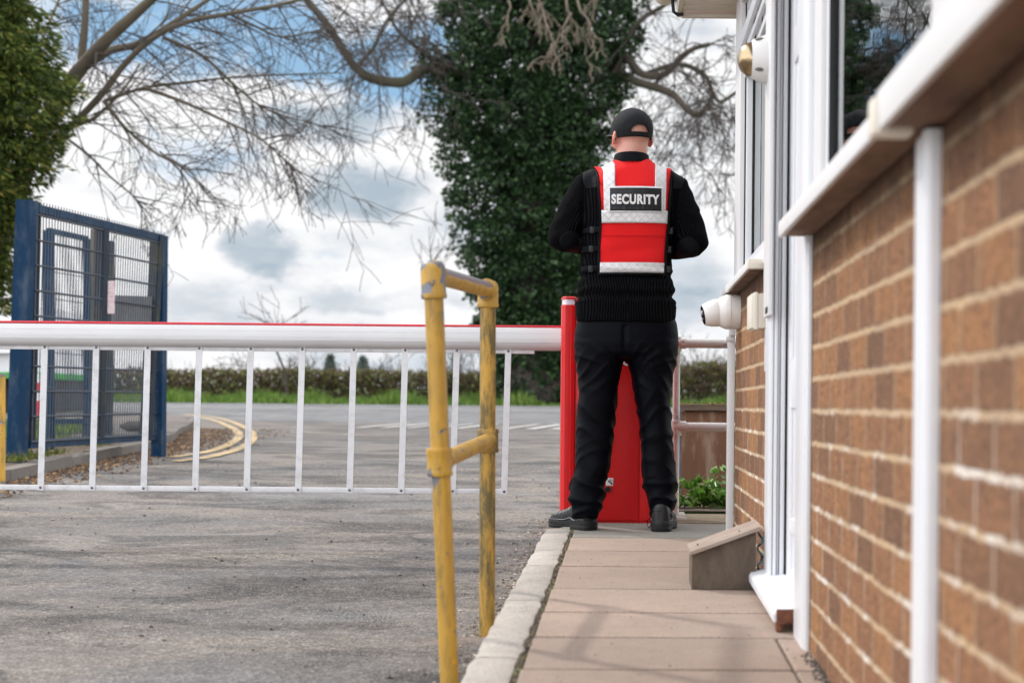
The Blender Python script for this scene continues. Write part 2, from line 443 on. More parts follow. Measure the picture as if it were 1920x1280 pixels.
# kerb of the footpath, worn stones
mb = MB(); y = -1.5; kw = 0.108
for (y0, y1) in ((-1.5, -.6), (-.6, .3), (.3, 1.2), (1.2, 2.1), (2.1, 3.05), (3.05, 4.02), (4.02, 5.02), (5.02, 5.93), (5.93, 6.42), (6.42, 7.30)):
    n = 14; rs = []
    for i in range(n+1):
        yy = y0+0.006+(y1-y0-0.012)*i/n
        x1 = kx(yy)-0.004+noise.noise(Vector((yy*9, 3, 0)))*0.010; x0 = x1-kw+0.006*noise.noise(Vector((yy*7, 9, 1)))
        zt = pz(yy)+0.004+noise.noise(Vector((yy*8, 5, 2)))*0.005; r = 0.013+0.006*noise.noise(Vector((yy*11, 2, 2)))
        rs.append([(x0, yy, zt-0.25), (x0, yy, zt-r*1.4), (x0+r*.4, yy, zt-r*.4), (x0+r*1.4, yy, zt), (x1-r, yy, zt), (x1-r*.2, yy, zt-r*.3), (x1, yy, zt-r), (x1, yy, zt-0.25)])
    mb.rings(rs)
kerb = tag(mb.build('kerb', M['kerb'], smooth=40), kind='structure')
# dirt bed under the path joints and below cabinet
strip('path_bed', lambda y: kx(y)-0.06, lambda y: 0.5, 0.14-0.030, M['soil'], [-1.5, 0, 2, 4, 6, 7.6])
strip('cabinet_base', lambda y: -0.30, lambda y: 0.30, 0.139, M['slab_grey'], [7.66, 8.0, 8.30])
# gutter dirt and grit along the kerb
def scatter_stones(name, n, fn, size, m, label):
    mb = MB()
    for _ in range(n):
        p = fn(); s = size*rnd.uniform(.4, 1.3)
        a = [Vector((rnd.uniform(.6, 1.2), rnd.uniform(.6, 1.2), rnd.uniform(.4, .9)))*s for _ in range(1)][0]
        q = rnd.uniform(0, 6.3)
        vs = []
        for (x, y, z) in ((1, 0, 0), (0, 1, 0), (-1, 0, 0), (0, -1, 0), (.1, .1, 1), (0, 0, -.5)):
            x += rnd.uniform(-.3, .3); y += rnd.uniform(-.3, .3)
            vs.append(p+Vector(((x*math.cos(q)-y*math.sin(q))*a.x, (x*math.sin(q)+y*math.cos(q))*a.y, z*a.z+s*.2)))
        mb._add(vs, [(0, 1, 4), (1, 2, 4), (2, 3, 4), (3, 0, 4), (1, 0, 5), (2, 1, 5), (3, 2, 5), (0, 3, 5)])
    return tag(mb.build(name, m, fix=False), label, 'grit', kind='stuff')
def isl_mat(name, stops, rough=0.8, bump=0, trans=0.0, sc=1.0, spec=0.3):
    m, n, b = new_mat(name)
    r = n.add('ShaderNodeNewGeometry').outputs['Random Per Island']
    col = n.ramp(r, stops)
    n.l.new(col, b.inputs['Base Color']); b.inputs['Roughness'].default_value = rough
    b.inputs['Specular IOR Level'].default_value = spec
    return m
M['grit'] = isl_mat('grit', [(0, (0.06, 0.045, 0.035)), (0.4, (0.16, 0.11, 0.08)), (0.8, (0.30, 0.24, 0.19)), (1, (0.5, 0.42, 0.34))])
M['chip'] = isl_mat('dark_grit', [(0, (0.02, 0.02, 0.02)), (1, (0.09, 0.075, 0.06))])
M['litter'] = isl_mat('leaf_litter', [(0, (0.04, 0.026, 0.018)), (0.6, (0.09, 0.05, 0.028)), (0.9, (0.17, 0.10, 0.05)), (1, (0.36, 0.22, 0.10))])
def near_kerb():
    y = rnd.uniform(3.2, 9.5); x = kx(y)-kw-abs(rnd.gauss(0, .07))-.003
    return Vector((x, y, zr(y)))
scatter_stones('gutter_grit', 1500, near_kerb, 0.0075, M['grit'], 'loose brown grit lying in the gutter beside the pale path kerb')
def wall_base():
    y = rnd.uniform(2.6, 6.9); x = .452-abs(rnd.gauss(0, .014))
    if 4.15 < y < 5.45: y = rnd.uniform(2.6, 4.1)
    return Vector((x, y, pz(y)))
scatter_stones('wall_grit', 900, wall_base, 0.0042, M['chip'], 'crumbs of dirt and moss lying where the brick wall meets the path')
def on_path():
    y = rnd.uniform(2.6, 7.2); return Vector((rnd.uniform(-.2, .44), y, pz(y)))
scatter_stones('path_grit', 160, on_path, 0.0026, M['chip'], 'scattered dark crumbs on the beige paving')
def in_joint():
    y = rnd.uniform(3.2, 7.2); return Vector((kx(y)+rnd.uniform(-.004, .012), y, pz(y)-.006))
scatter_stones('joint_moss', 700, in_joint, 0.006, isl_mat('joint_moss', [(0, (0.06, 0.05, 0.035)), (.7, (0.13, 0.10, 0.07)), (1, (0.16, 0.17, 0.06))]), 'moss and dirt packed in the open joint behind the kerb')
def on_drive():
    y = rnd.uniform(4, 15); x = rnd.uniform(-3.9, -.35)
    return Vector((x, y, zr(y)))
scatter_stones('drive_grit', 260, on_drive, 0.008, M['chip'], 'dark loose chips scattered over the grey drive')
def by_verge():
    y = rnd.uniform(9, 27); x = kl(y)+abs(rnd.gauss(0, .20+.03*max(0, y-15)))
    return Vector((x, y, zr(y)))
scatter_stones('leaf_litter', 4200, by_verge, 0.017, M['litter'], 'brown dead leaves and dirt banked against the far kerb')

# leaf/blade generator
def leaf_mesh(name, cen, size, aspect=0.6, up=0.3, rngs=1, dirs=None):
    rg = np.random.default_rng(rngs); n = len(cen)
    d = rg.normal(size=(n, 3)) if dirs is None else dirs+rg.normal(size=(n, 3))*0.25
    d[:, 2] -= up; d /= np.linalg.norm(d, axis=1)[:, None]
    q = rg.normal(size=(n, 3)); s = np.cross(d, q); s /= np.linalg.norm(s, axis=1)[:, None]+1e-9
    nn = np.cross(d, s)
    L = (size*rg.uniform(.6, 1.3, n))[:, None]; W = L*aspect*0.5
    v = np.empty((n, 4, 3))
    v[:, 0] = cen; v[:, 1] = cen+d*L*.45+s*W+nn*L*.06; v[:, 2] = cen+d*L; v[:, 3] = cen+d*L*.45-s*W+nn*L*.06
    me = bpy.data.meshes.new(name); me.vertices.add(n*4); me.vertices.foreach_set('co', v.ravel())
    me.loops.add(n*4); me.loops.foreach_set('vertex_index', np.arange(n*4, dtype=np.int32))
    me.polygons.add(n); me.polygons.foreach_set('loop_start', np.arange(0, n*4, 4, dtype=np.int32))
    me.update(calc_edges=True); return me
def leaf_mat(name, stops, rough=0.5, spec=0.4, tr=0.25):
    m, n, b = new_mat(name)
    r = n.add('ShaderNodeNewGeometry').outputs['Random Per Island']
    col = n.ramp(r, stops)
    n.l.new(col, b.inputs['Base Color']); b.inputs['Roughness'].default_value = rough
    b.inputs['Specular IOR Level'].default_value = spec
    t = n.add('ShaderNodeBsdfTranslucent', {'Color': col})
    mx = n.add('ShaderNodeMixShader', {0: tr, 1: b.outputs[0], 2: t.outputs[0]})
    n.l.new(mx.outputs[0], m.node_tree.nodes['Material Output'].inputs[0]); return m
M['ivy'] = leaf_mat('ivy_leaf', [(0, (0.005, 0.014, 0.005)), (0.45, (0.014, 0.036, 0.012)), (0.8, (0.034, 0.075, 0.024)), (1, (0.08, 0.135, 0.05))], 0.42, 0.35, 0.14)
M['conifer'] = leaf_mat('conifer_leaf', [(0, (0.014, 0.028, 0.007)), (0.5, (0.045, 0.072, 0.014)), (0.85, (0.12, 0.15, 0.025)), (1, (0.22, 0.19, 0.045))], 0.6, 0.2, 0.35)
M['grass'] = leaf_mat('grass_blade', [(0, (0.045, 0.09, 0.015)), (0.6, (0.09, 0.165, 0.025)), (1, (0.19, 0.26, 0.05))], 0.6, 0.3, 0.35)
M['grass_dull'] = leaf_mat('verge_grass_blade', [(0, (0.05, 0.07, 0.015)), (0.5, (0.09, 0.13, 0.02)), (1, (0.2, 0.15, 0.06))], 0.7, 0.2, 0.3)
M['hedge'] = leaf_mat('hedge_leaf', [(0, (0.055, 0.036, 0.024)), (0.55, (0.12, 0.08, 0.045)), (0.75, (0.09, 0.105, 0.028)), (1, (0.19, 0.23, 0.055))], 0.7, 0.3, 0.3)
M['bark'] = mat('bark', (0.10, 0.078, 0.05), (0.06, 0.048, 0.034), 3, 0.9, 0.8, 20, stretch=(1, 1, .3), dirt=(0.07, 0.08, 0.03), dscale=1.5, damt=0.5)
M['twig'] = mat('twig_bark', (0.055, 0.042, 0.036), (0.04, 0.031, 0.027), 3, 0.9)
M['twig_pale'] = mat('pale_twig_bark', (0.17, 0.13, 0.095), (0.10, 0.078, 0.058), 3, 0.9)
M['twig_ivy'] = mat('limb_bark', (0.07, 0.055, 0.038), (0.042, 0.034, 0.025), 2, 0.9, 0.5, 10, dirt=(0.08, 0.09, 0.04), dscale=1, damt=0.5)

# ------------------------------------------------------------------ trees
def limb_px(mb, pts, y, r0, r1, n=7, dy=0.0, k=5):
    """limb through photo pixels at depth y (+dy toward its end); radii in metres"""
    m = len(pts)
    w = smooth_pts([P(px, py, y+dy*i/(m-1)) for i, (px, py) in enumerate(pts)], k)
    rr = [(r0+(r1-r0)*i/(len(w)-1))*(1+0.12*noise.noise(Vector((i*.7, r0*50, y)))) for i in range(len(w))]
    mb.tube(w, rr, n, False); return w, rr
def grow(mb, p, d, L, r, depth, rg, droop=0.25, wig=0.35, segs=6, kids=4, n=3, spread=0.9, shrink=0.55, rmin=0.004):
    pts = [p.copy()]; rad = [r]; dd = d.normalized(); q = p.copy()
    for i in range(segs):
        dd = (dd+Vector((rg.gauss(0, wig), rg.gauss(0, wig), rg.gauss(0, wig)-droop))*0.35).normalized()
        q = q+dd*(L/segs); pts.append(q.copy()); rad.append(max(rmin, r*(1-.8*(i+1)/segs)))
    mb.tube(pts, rad, n if r < 0.02 else 5, False)
    if depth > 0:
        for c in range(kids):
            i = rg.randint(1, segs); t = (pts[i]-pts[i-1]).normalized()
            s = Vector((rg.gauss(0, 1), rg.gauss(0, .8), rg.gauss(0, 1))).normalized()
            grow(mb, pts[i], (t+s*spread), L*shrink*rg.uniform(.7, 1.25), max(rmin, rad[i]*.6), depth-1, rg, droop, wig, max(3, segs-1), max(2, kids-1), n, spread, shrink, rmin)
def twigs_along(mb, w, rr, cnt, L, rg, depth=2, droop=0.25, r=0.014, kids=4, i0=0.1, spread=1.0, wig=0.35, bias=(0, 0, 0), rmin=0.004):
    for _ in range(cnt):
        i = int(len(w)*rg.uniform(i0, 0.999)); t = (w[min(i+1, len(w)-1)]-w[i-1]).normalized()
        s = Vector((rg.gauss(0, 1), rg.gauss(0, .8), rg.gauss(0, 1))).normalized()+Vector(bias)
        grow(mb, w[i], t*.6+s*spread, L*rg.uniform(.5, 1.2), r, depth, rg, droop, wig, 6, kids, 3, 0.9, 0.55, rmin)

rg = random.Random(11)
# bare tree on the left
bt = thing('bare_tree', 'bare spreading tree with thin drooping twigs rising behind the evergreen on the left', 'tree', P(60, 700, 26))
YB = 26.0; s_ = YB/F
limbs = MB(); tw = MB()
ws = []
for pts, r0, r1, dy, cnt, L in (
    ([(20, 420), (60, 290), (110, 190), (150, 130), (200, 75), (250, 30), (290, -8), (330, -60)], 17, 7, -1, 26, 1.3),
    ([(150, 132), (205, 96), (262, 82), (322, 45), (372, 12), (420, -20)], 9, 3, 1, 26, 1.3),
    ([(60, 300), (130, 240), (190, 178), (236, 118), (290, 70), (350, 42), (430, 26), (520, 10), (600, -10)], 8, 3, 0, 46, 1.5),
    ([(152, 112), (158, 60), (161, 0), (163, -50)], 8, 6, 0, 8, 0.9),
    ([(195, 190), (270, 165), (350, 155), (430, 146), (540, 140), (640, 137)], 4, 1, .8, 26, 0.9),
    ([(195, 190), (230, 235), (285, 283), (350, 318), (372, 340)], 4, 1, -.5, 20, 0.9),
    ([(270, 165), (340, 190), (410, 222), (490, 262), (555, 322)], 4, 1.2, -.8, 30, 1.0),
    ([(305, 70), (380, 105), (440, 160), (500, 205), (600, 236)], 4, 1.2, .5, 30, 1.0),
    ([(112, 250), (165, 290), (205, 330), (250, 368), (285, 410)], 3, 1, .6, 14, 0.7),
    ([(100, 240), (170, 225), (230, 170), (262, 120)], 5, 2, 1.3, 14, 0.9),
    ([(430, 26), (480, 50), (530, 70), (600, 60), (640, 90)], 3, 1.2, 1.0, 18, 0.9),
    ([(60, 130), (85, 60), (110, 0), (120, -40)], 4, 2, 2, 26, 0.9),
    ([(300, 285), (345, 330), (380, 400)], 2.2, 1, -.8, 10, 0.7)):
    w, rr = limb_px(limbs, pts, YB, r0*s_, r1*s_, 8 if r0 > 5 else 5, dy)
    if r0 > 3: pass
    twigs_along(tw, w, rr, int(cnt*.5), L*1.15, rg, 2, 0.14, 0.014, 4, 0.12, 0.8, 0.17, (0.45, 0, -0.2), 0.0045)
limbs.tube(smooth_pts([P(-60, 830, YB), P(-50, 700, YB), P(-30, 560, YB), P(20, 420, YB)]), [.30, .27, .25, .23, .22, .2, .19, .18, .17, .17, .16, .16, .15, .15, .14, .14, .135, .135, .134], 10, False)
limbs.build('trunk', M['bark'], bt, 180, fix=False)
tw.build('crown', M['twig'], bt, 180, fix=False)

# evergreen on the left
def in_outline(tab, py):
    for (a, l0, r0), (b, l1, r1) in zip(tab, tab[1:]):
        if a <= py <= b:
            t = (py-a)/(b-a); return l0+(l1-l0)*t, r0+(r1-r0)*t
    return None
def clump_tree(tab, y, depth_ratio, nclump, per, crad, lsize, aspect, up, seed, shell=0.45, flat=0.7, holes=(), edge=0.93):
    g = np.random.default_rng(seed); cen = []; dirs = []
    y0, y1 = tab[0][0], tab[-1][0]
    k = 0
    while k < nclump:
        py = g.uniform(y0, y1); l, r = in_outline(tab, py)
        if g.uniform() > (r-l)/max(b-a for _, a, b in tab): continue
        k += 1
        a = g.uniform(0, 2*math.pi); rho = math.sqrt(g.uniform(shell**2, 1))
        mid = (l+r)/2; half = (r-l)/2
        px = mid+math.cos(a)*rho*half*edge;
        if any((px-hx)**2+(py-hy)**2*1.3 < (hr-3)**2 for hx, hy, hr in holes): continue
        dy = math.sin(a)*rho*half*y/F*depth_ratio
        c = P(px, py, y); c.y += dy
        cr = crad*g.uniform(.6, 1.35)
        n = int(per*g.uniform(.6, 1.3))
        o = g.normal(size=(n, 3)); o /= np.linalg.norm(o, axis=1)[:, None]
        o = o*(cr*g.uniform(0.35, 1.0, (n, 1))**0.6); o[:, 2] *= flat
        cen.append(np.array(c)+o); 
        out = o/ (np.linalg.norm(o, axis=1)[:, None]+1e-6)
        dirs.append(out*0.8+np.array([math.cos(a), math.sin(a), 0])*0.5)
    cen = np.concatenate(cen); dirs = np.concatenate(dirs)
    return leaf_mesh('foliage', cen, lsize, aspect, up, seed, dirs)
ev = thing('evergreen_tree', 'dense golden green evergreen filling the left edge above the blue gate', 'tree', P(-60, 830, 23))
tabE = [(-120, -330, 60), (0, -330, 62), (60, -330, 96), (110, -330, 128), (150, -330, 146), (190, -330, 122), (240, -330, 128), (290, -330, 100), (340, -330, 84), (390, -330, 40), (440, -330, 34), (500, -330, 26), (570, -330, 14), (620, -300, -20)]
me = clump_tree(tabE, 23, 0.8, 1500, 80, 0.27, 0.105, 0.30, 0.55, 5, 0.2, 0.45)
link('crown', me, M['conifer'], ev)
mb = MB(); mb.tube([P(-100, 840, 23.6), P(-60, 500, 23.6), P(30, 60, 23.6), P(42, -60, 23.6)], [.3, .26, .14, .12], 10, False)
mb.build('trunk', M['bark'], ev, 180, fix=False)

# second left trunk seen through the gate, bare
mb = MB(); mb.tube([P(176, 842, 19), P(176, 700, 19), P(177, 560, 19), P(180, 430, 19)], [.115, .10, .095, .05], 10)
dk = thing('tree_stump_trunk', 'dark straight trunk standing on the grass behind the blue mesh gate', 'tree', P(176, 842, 19))
mb.build('trunk', M['bark'], dk, 180)

# ivy covered tree across the road
iv = thing('ivy_tree', 'tall tree clothed in dark ivy across the road behind the guard', 'tree', (P(1010, 757, 56).x, 56, zr(56)))
tabI = [(-90, 810, 1260), (0, 835, 1205), (40, 822, 1200), (90, 798, 1192), (130, 788, 1180), (170, 815, 1172), (215, 806, 1160), (260, 814, 1150), (300, 838, 1148), (345, 842, 1146), (400, 850, 1150), (450, 862, 1152), (500, 876, 1148), (560, 884, 1140), (610, 900, 1125), (660, 925, 1110), (700, 925, 1112), (780, 915, 1118)]
me = clump_tree(tabI, 56, 0.7, 1700, 84, 0.40, 0.135, 0.85, 0.5, 9, 0.2, 0.8, [(905, 215, 20), (1064, 130, 19), (878, 268, 15), (888, 300, 17), (900, 318, 15), (872, 350, 14), (905, 402, 20), (892, 440, 17), (1052, 210, 17), (1100, 205, 14), (930, 300, 12), (845, 240, 12), (1085, 150, 14), (900, 560, 14), (925, 640, 12), (890, 520, 12), (1120, 290, 14), (1130, 180, 16)], 1.0)
link('crown', me, M['ivy'], iv)
tr = MB()
tr.tube([P(1005, 765, 56), P(1005, 600, 56), P(1000, 400, 56), P(1010, 200, 56), P(1015, 0, 56), P(1010, -80, 56)], [1.0, .8, .7, .6, .45, .4], 12, False)
SI = 56/F; tl = MB(); tw = MB(); twp = MB()
for pts, r0, r1, dy, cnt, L, dep in (
    ([(960, 170), (880, 140), (830, 128), (792, 130), (757, 154), (700, 148), (668, 128), (642, 92), (612, 45), (575, 0), (545, -40)], 12, 6, -3, 20, 2.2, 2),
    ([(668, 128), (700, 90), (725, 40), (760, 0), (790, -30)], 4, 2, -2, 14, 2.0, 2),
    ([(830, 128), (790, 95), (748, 60), (720, 10), (700, -30)], 4, 2, -4, 18, 2.0, 2),
    ([(1120, 80), (1175, 110), (1205, 140), (1245, 140), (1275, 110), (1300, 92), (1330, 84)], 9, 4, -2, 12, 1.6, 2),
    ([(1150, 130), (1190, 152), (1235, 166), (1265, 180), (1290, 207), (1312, 214), (1330, 196)], 9, 5, -3, 12, 1.6, 2),
    ([(1205, 142), (1262, 122), (1300, 128), (1325, 146), (1338, 178), (1352, 191), (1378, 175), (1400, 160)], 5, 3, -1, 12, 1.5, 2),
    ([(1120, 180), (1160, 120), (1178, 70), (1205, 36), (1240, 14), (1275, -8)], 5, 4, -2, 10, 1.5, 2)):
    w, rr = limb_px(tl, pts, 56, r0*SI, r1*SI, 8, dy)
    twigs_along(tw, w, rr, cnt, L, rg, dep, 0.32, 0.028, 4, 0.2, 1.0, 0.45, (0, 0, -0.2), 0.011)
# light veil of twigs right of the guard
for _ in range(46):
    px = rg.uniform(1215, 1400); py = rg.uniform(120, 330)
    grow(tw, P(px, py, 55+rg.uniform(-2, 2)), Vector((rg.gauss(-.3, 1), 0, rg.gauss(-.5, .8))), 1.7, 0.02, 2, rg, 0.25, 0.5, 6, 4, 3, 1, .55, 0.010)
for _ in range(14):
    px = rg.uniform(600, 830); py = rg.uniform(-20, 170)
    grow(tw, P(px, py, 53+rg.uniform(-2, 2)), Vector((rg.gauss(0, 1), 0, rg.gauss(-.6, .8))), 1.8, 0.02, 2, rg, 0.35, 0.55, 6, 4, 3, 1, .55, 0.010)
# crooked pale twigs hanging in front of the ivy
for px, py, L in ((950, -10, 1.2), (990, -10, 1.2), (1006, -10, 1.4), (1020, 5, 1.5), (1062, -5, 1.8), (1072, 25, 1.7), (1066, 50, 1.5), (1082, 0, 1.5), (1118, -10, .8)):
    twp = MB(); grow(twp, P(px, py, 51.5+rg.uniform(-.6, .6)), Vector((rg.gauss(0, .25), 0, -1)), L, 0.042, 2, rg, 0.6, 1.0, 12, 4, 5, .8, .5, 0.016)
    twp.build('hanging_twig', M['twig_pale'], iv, 180, fix=False)
tr.v += []; 
o = tr.build('trunk', M['twig'], iv, 180, fix=False)
tl.build('limb', M['twig_ivy'], iv, 180, fix=False)
tw.build('twigs', M['twig'], iv, 180, fix=False)

# hedge on the far side, verge grass
def hedge(name, x0, x1, y, h, label, seed, n=26000):
    g = np.random.default_rng(seed)
    x = g.uniform(x0, x1, n)
    hv = np.array([h*(1+.16*noise.noise(Vector((float(a)*.5, 0, seed)))+.10*noise.noise(Vector((float(a)*2.1, 4, seed)))) for a in x])
    z = zr(y)-0.05+hv*g.uniform(0, 1, n)**.8; yy = y+g.normal(0, .3, n)
    root = thing(name, label, 'hedge', ((x0+x1)/2, y, zr(y)))
    me = leaf_mesh('foliage', np.stack([x, yy, z], 1), 0.15, 0.5, -.3, seed)
    link('foliage', me, M['hedge'], root)
    rr = random.Random(seed); mb = MB()
    for _ in range(int((x1-x0)*9)):
        xx = rr.uniform(x0, x1); p = Vector((xx, y+rr.gauss(0, .25), zr(y)))
        hh = h*rr.uniform(.8, 1.35)*(1+.16*noise.noise(Vector((xx*.5, 0, seed))))
        mb.tube([p, p+Vector((rr.gauss(0, .12), 0, hh*.5)), p+Vector((rr.gauss(0, .25), 0, hh))], [.02, .013, .006], 3, False)
    mb.build('stems', M['twig'], root, fix=False)
hedge('roadside_hedge', -24, -1.5, 60, 1.05, 'low brown and green clipped hedge along the far side of the road', 3)
hedge('roadside_hedge', -1.0, 14, 59.5, 1.30, 'darker untrimmed hedge seen between the guard and the gatehouse', 4, 20000)
g = np.random.default_rng(21)
n = 26000; xx = g.uniform(-24, 10, n); yy = 52.6+g.uniform(0, 6.5, n)
hh = np.array([.09+.38*max(0, noise.noise(Vector((float(a)*.8, float(b)*.3, 2)))+.25) for a, b in zip(xx, yy)])
cen = np.stack([xx, yy, np.array([zr(b)-.03 for b in yy])], 1)
def blades(name, cen, h, m, w, label, cat='grass', seed=1, lean=0.35):
    g = np.random.default_rng(seed); n = len(cen)
    d = g.normal(0, lean, (n, 3)); d[:, 2] = 1; d *= h[:, None]
    a = g.uniform(0, 6.3, n); s = np.stack([np.cos(a), np.sin(a), 0*a], 1)*w
    v = np.empty((n, 3, 3)); v[:, 0] = cen-s; v[:, 1] = cen+s; v[:, 2] = cen+d
    me = bpy.data.meshes.new(name); me.vertices.add(n*3); me.vertices.foreach_set('co', v.ravel())
    me.loops.add(n*3); me.loops.foreach_set('vertex_index', np.arange(n*3, dtype=np.int32))
    me.polygons.add(n); me.polygons.foreach_set('loop_start', np.arange(0, n*3, 3, dtype=np.int32)); me.update(calc_edges=True)
    return tag(link(name, me, m), label, cat, kind='stuff')
blades('verge_grass', cen, hh*g.uniform(.6, 1.4, n), M['grass'], 0.03, 'bright green rough grass along the foot of the far hedge', seed=2)
# grass on the left behind the gate
n = 9000; xx = g.uniform(-9, -4.9, n); yy = g.uniform(15.5, 24, n)
k = xx < np.array([kl(float(b)) for b in yy])-1.0; xx, yy = xx[k], yy[k]
cen = np.stack([xx, yy, np.array([zr(float(b))+.10 for b in yy])], 1)
blades('lawn_grass', cen, g.uniform(.05, .14, len(xx)), M['grass'], 0.012, 'short green lawn behind the blue mesh gate', seed=3)
n = 9000; yy = g.uniform(9.5, 17, n); xx = np.array([kl(float(b)) for b in yy])-0.10-np.abs(g.normal(0, .8, n))
kk = np.array([noise.noise(Vector((float(a)*1.4, float(b)*1.1, 7))) for a, b in zip(xx, yy)]) > 0.0
xx, yy = xx[kk], yy[kk]
cen = np.stack([xx, yy, np.array([zr(float(b))+.10 for b in yy])], 1)
blades('rough_grass', cen, g.uniform(.02, .08, len(xx)), M['grass_dull'], 0.006, 'patchy moss and weedy grass on the dirt beside the far kerb', seed=4, lean=.6)

# distant trees and saplings
M['far_conifer'] = leaf_mat('far_conifer_leaf', [(0, (0.10, 0.13, 0.12)), (1, (0.16, 0.20, 0.17))], 0.7, 0.2, 0.2)  # leaf colour paled to paint in distance haze
for px, w_, top, lab in ((619, 26, 668, 'left of two small dark conifers showing over the hedge'), (680, 34, 672, 'wider right hand one of two small dark conifers showing over the hedge')):
    y = 130; base = zr(y); c = P(px, 700, y); H = P(px, top, y).z-base; Rr = w_*y/F/2*1.4
    t = thing('conifer_tree', lab, 'tree', (c.x, y, base), 'distant conifers beyond the hedge')
    g2 = np.random.default_rng(int(px)); n = 2600; u = g2.uniform(0.1, 1, n); a = g2.uniform(0, 6.3, n); rr = Rr*(1.02-u)*np.sqrt(g2.uniform(.2, 1, n))
    link('crown', leaf_mesh('f', np.stack([c.x+np.cos(a)*rr, y+np.sin(a)*rr, base+H*u], 1), 0.34, .4, .2, 4), M['far_conifer'], t)
    MB().tube([(c.x, y, base), (c.x, y, base+H)], [.22, .05], 6).build('trunk', M['bark'], t, 180)
def bare_bush(px, py_top, y, spreadx, label, seed, n=9, name='bare_bush', cat='bush', group=None, r=0.03):
    rr = random.Random(seed); c = P(px, 740, y); base = zr(y); H = P(px, py_top, y).z-base
    t = thing(name, label, cat, (c.x, y, base), group); mb = MB(); mt = MB()
    for _ in range(n):
        d = Vector((rr.gauss(0, spreadx), rr.gauss(0, .2), 1)).normalized()
        grow(mb, Vector((c.x+rr.gauss(0, .3), y+rr.gauss(0, .2), base)), d, H*rr.uniform(.6, .95), r, 2, rr, -0.12, .3, 6, 5, 4, .8, .5, 0.008)
    mt.tube([(c.x, y, base-.05), (c.x, y, base+.25*H)], [r*2, r], 6)
    mt.build('trunk', M['bark'], t, 180); mb.build('crown', M['twig'], t, 180, fix=False)
bare_bush(437, 680, 75, .5, 'small rounded bare bush over the hedge beside the double yellow lines', 1, 12)
bare_bush(540, 655, 62, .6, 'crooked bare shrub standing in the hedge left of the yellow railing', 2, 7, r=.05)
bare_bush(590, 668, 80, .6, 'thin bare bush beyond the hedge just left of the conifers', 3, 12)
bare_bush(720, 672, 78, .6, 'bare bush beyond the hedge between the conifers and the front yellow post', 4, 12)
bare_bush(870, 655, 68, .7, 'tangled bare bush behind the hedge between the two yellow posts', 5, 20)
bare_bush(1310, 655, 74, .7, 'grey bare bush seen above the wooden planter', 6, 24)
bare_bush(1360, 665, 80, .7, 'grey bare bush against the gatehouse downpipe', 7, 20)
for i, (px, top, lab) in enumerate(((508, 545, 'slender bare sapling poking above the barrier near the middle of the drive'), (800, 412, 'tall slender bare sapling between the front yellow post and the ivy tree'))):
    rr = random.Random(31+i); y = 58; base = zr(y); a = P(px+30, 745, y); b = P(px+8, top+70, y)
    t = thing('bare_sapling', lab, 'tree', (a.x, y, base), 'saplings along the hedge')
    mb = MB(); mt = MB()
    w = [Vector((a.x, y, base)), a.lerp(b, .35)+Vector((.1, 0, 0)), a.lerp(b, .7)-Vector((.1, 0, 0)), b]
    mt.tube(w, [.06, .045, .035, .025], 6, False)
    for _ in range(7): grow(mb, a.lerp(b, rr.uniform(.75, 1)), Vector((rr.gauss(0.1, .8), 0, 1)), 1.25, .018, 1, rr, -.1, .35, 6, 4, 4, .9, .5, .009)
    mt.build('trunk', M['twig'], t, 180, fix=False); mb.build('crown', M['twig'], t, 180, fix=False)

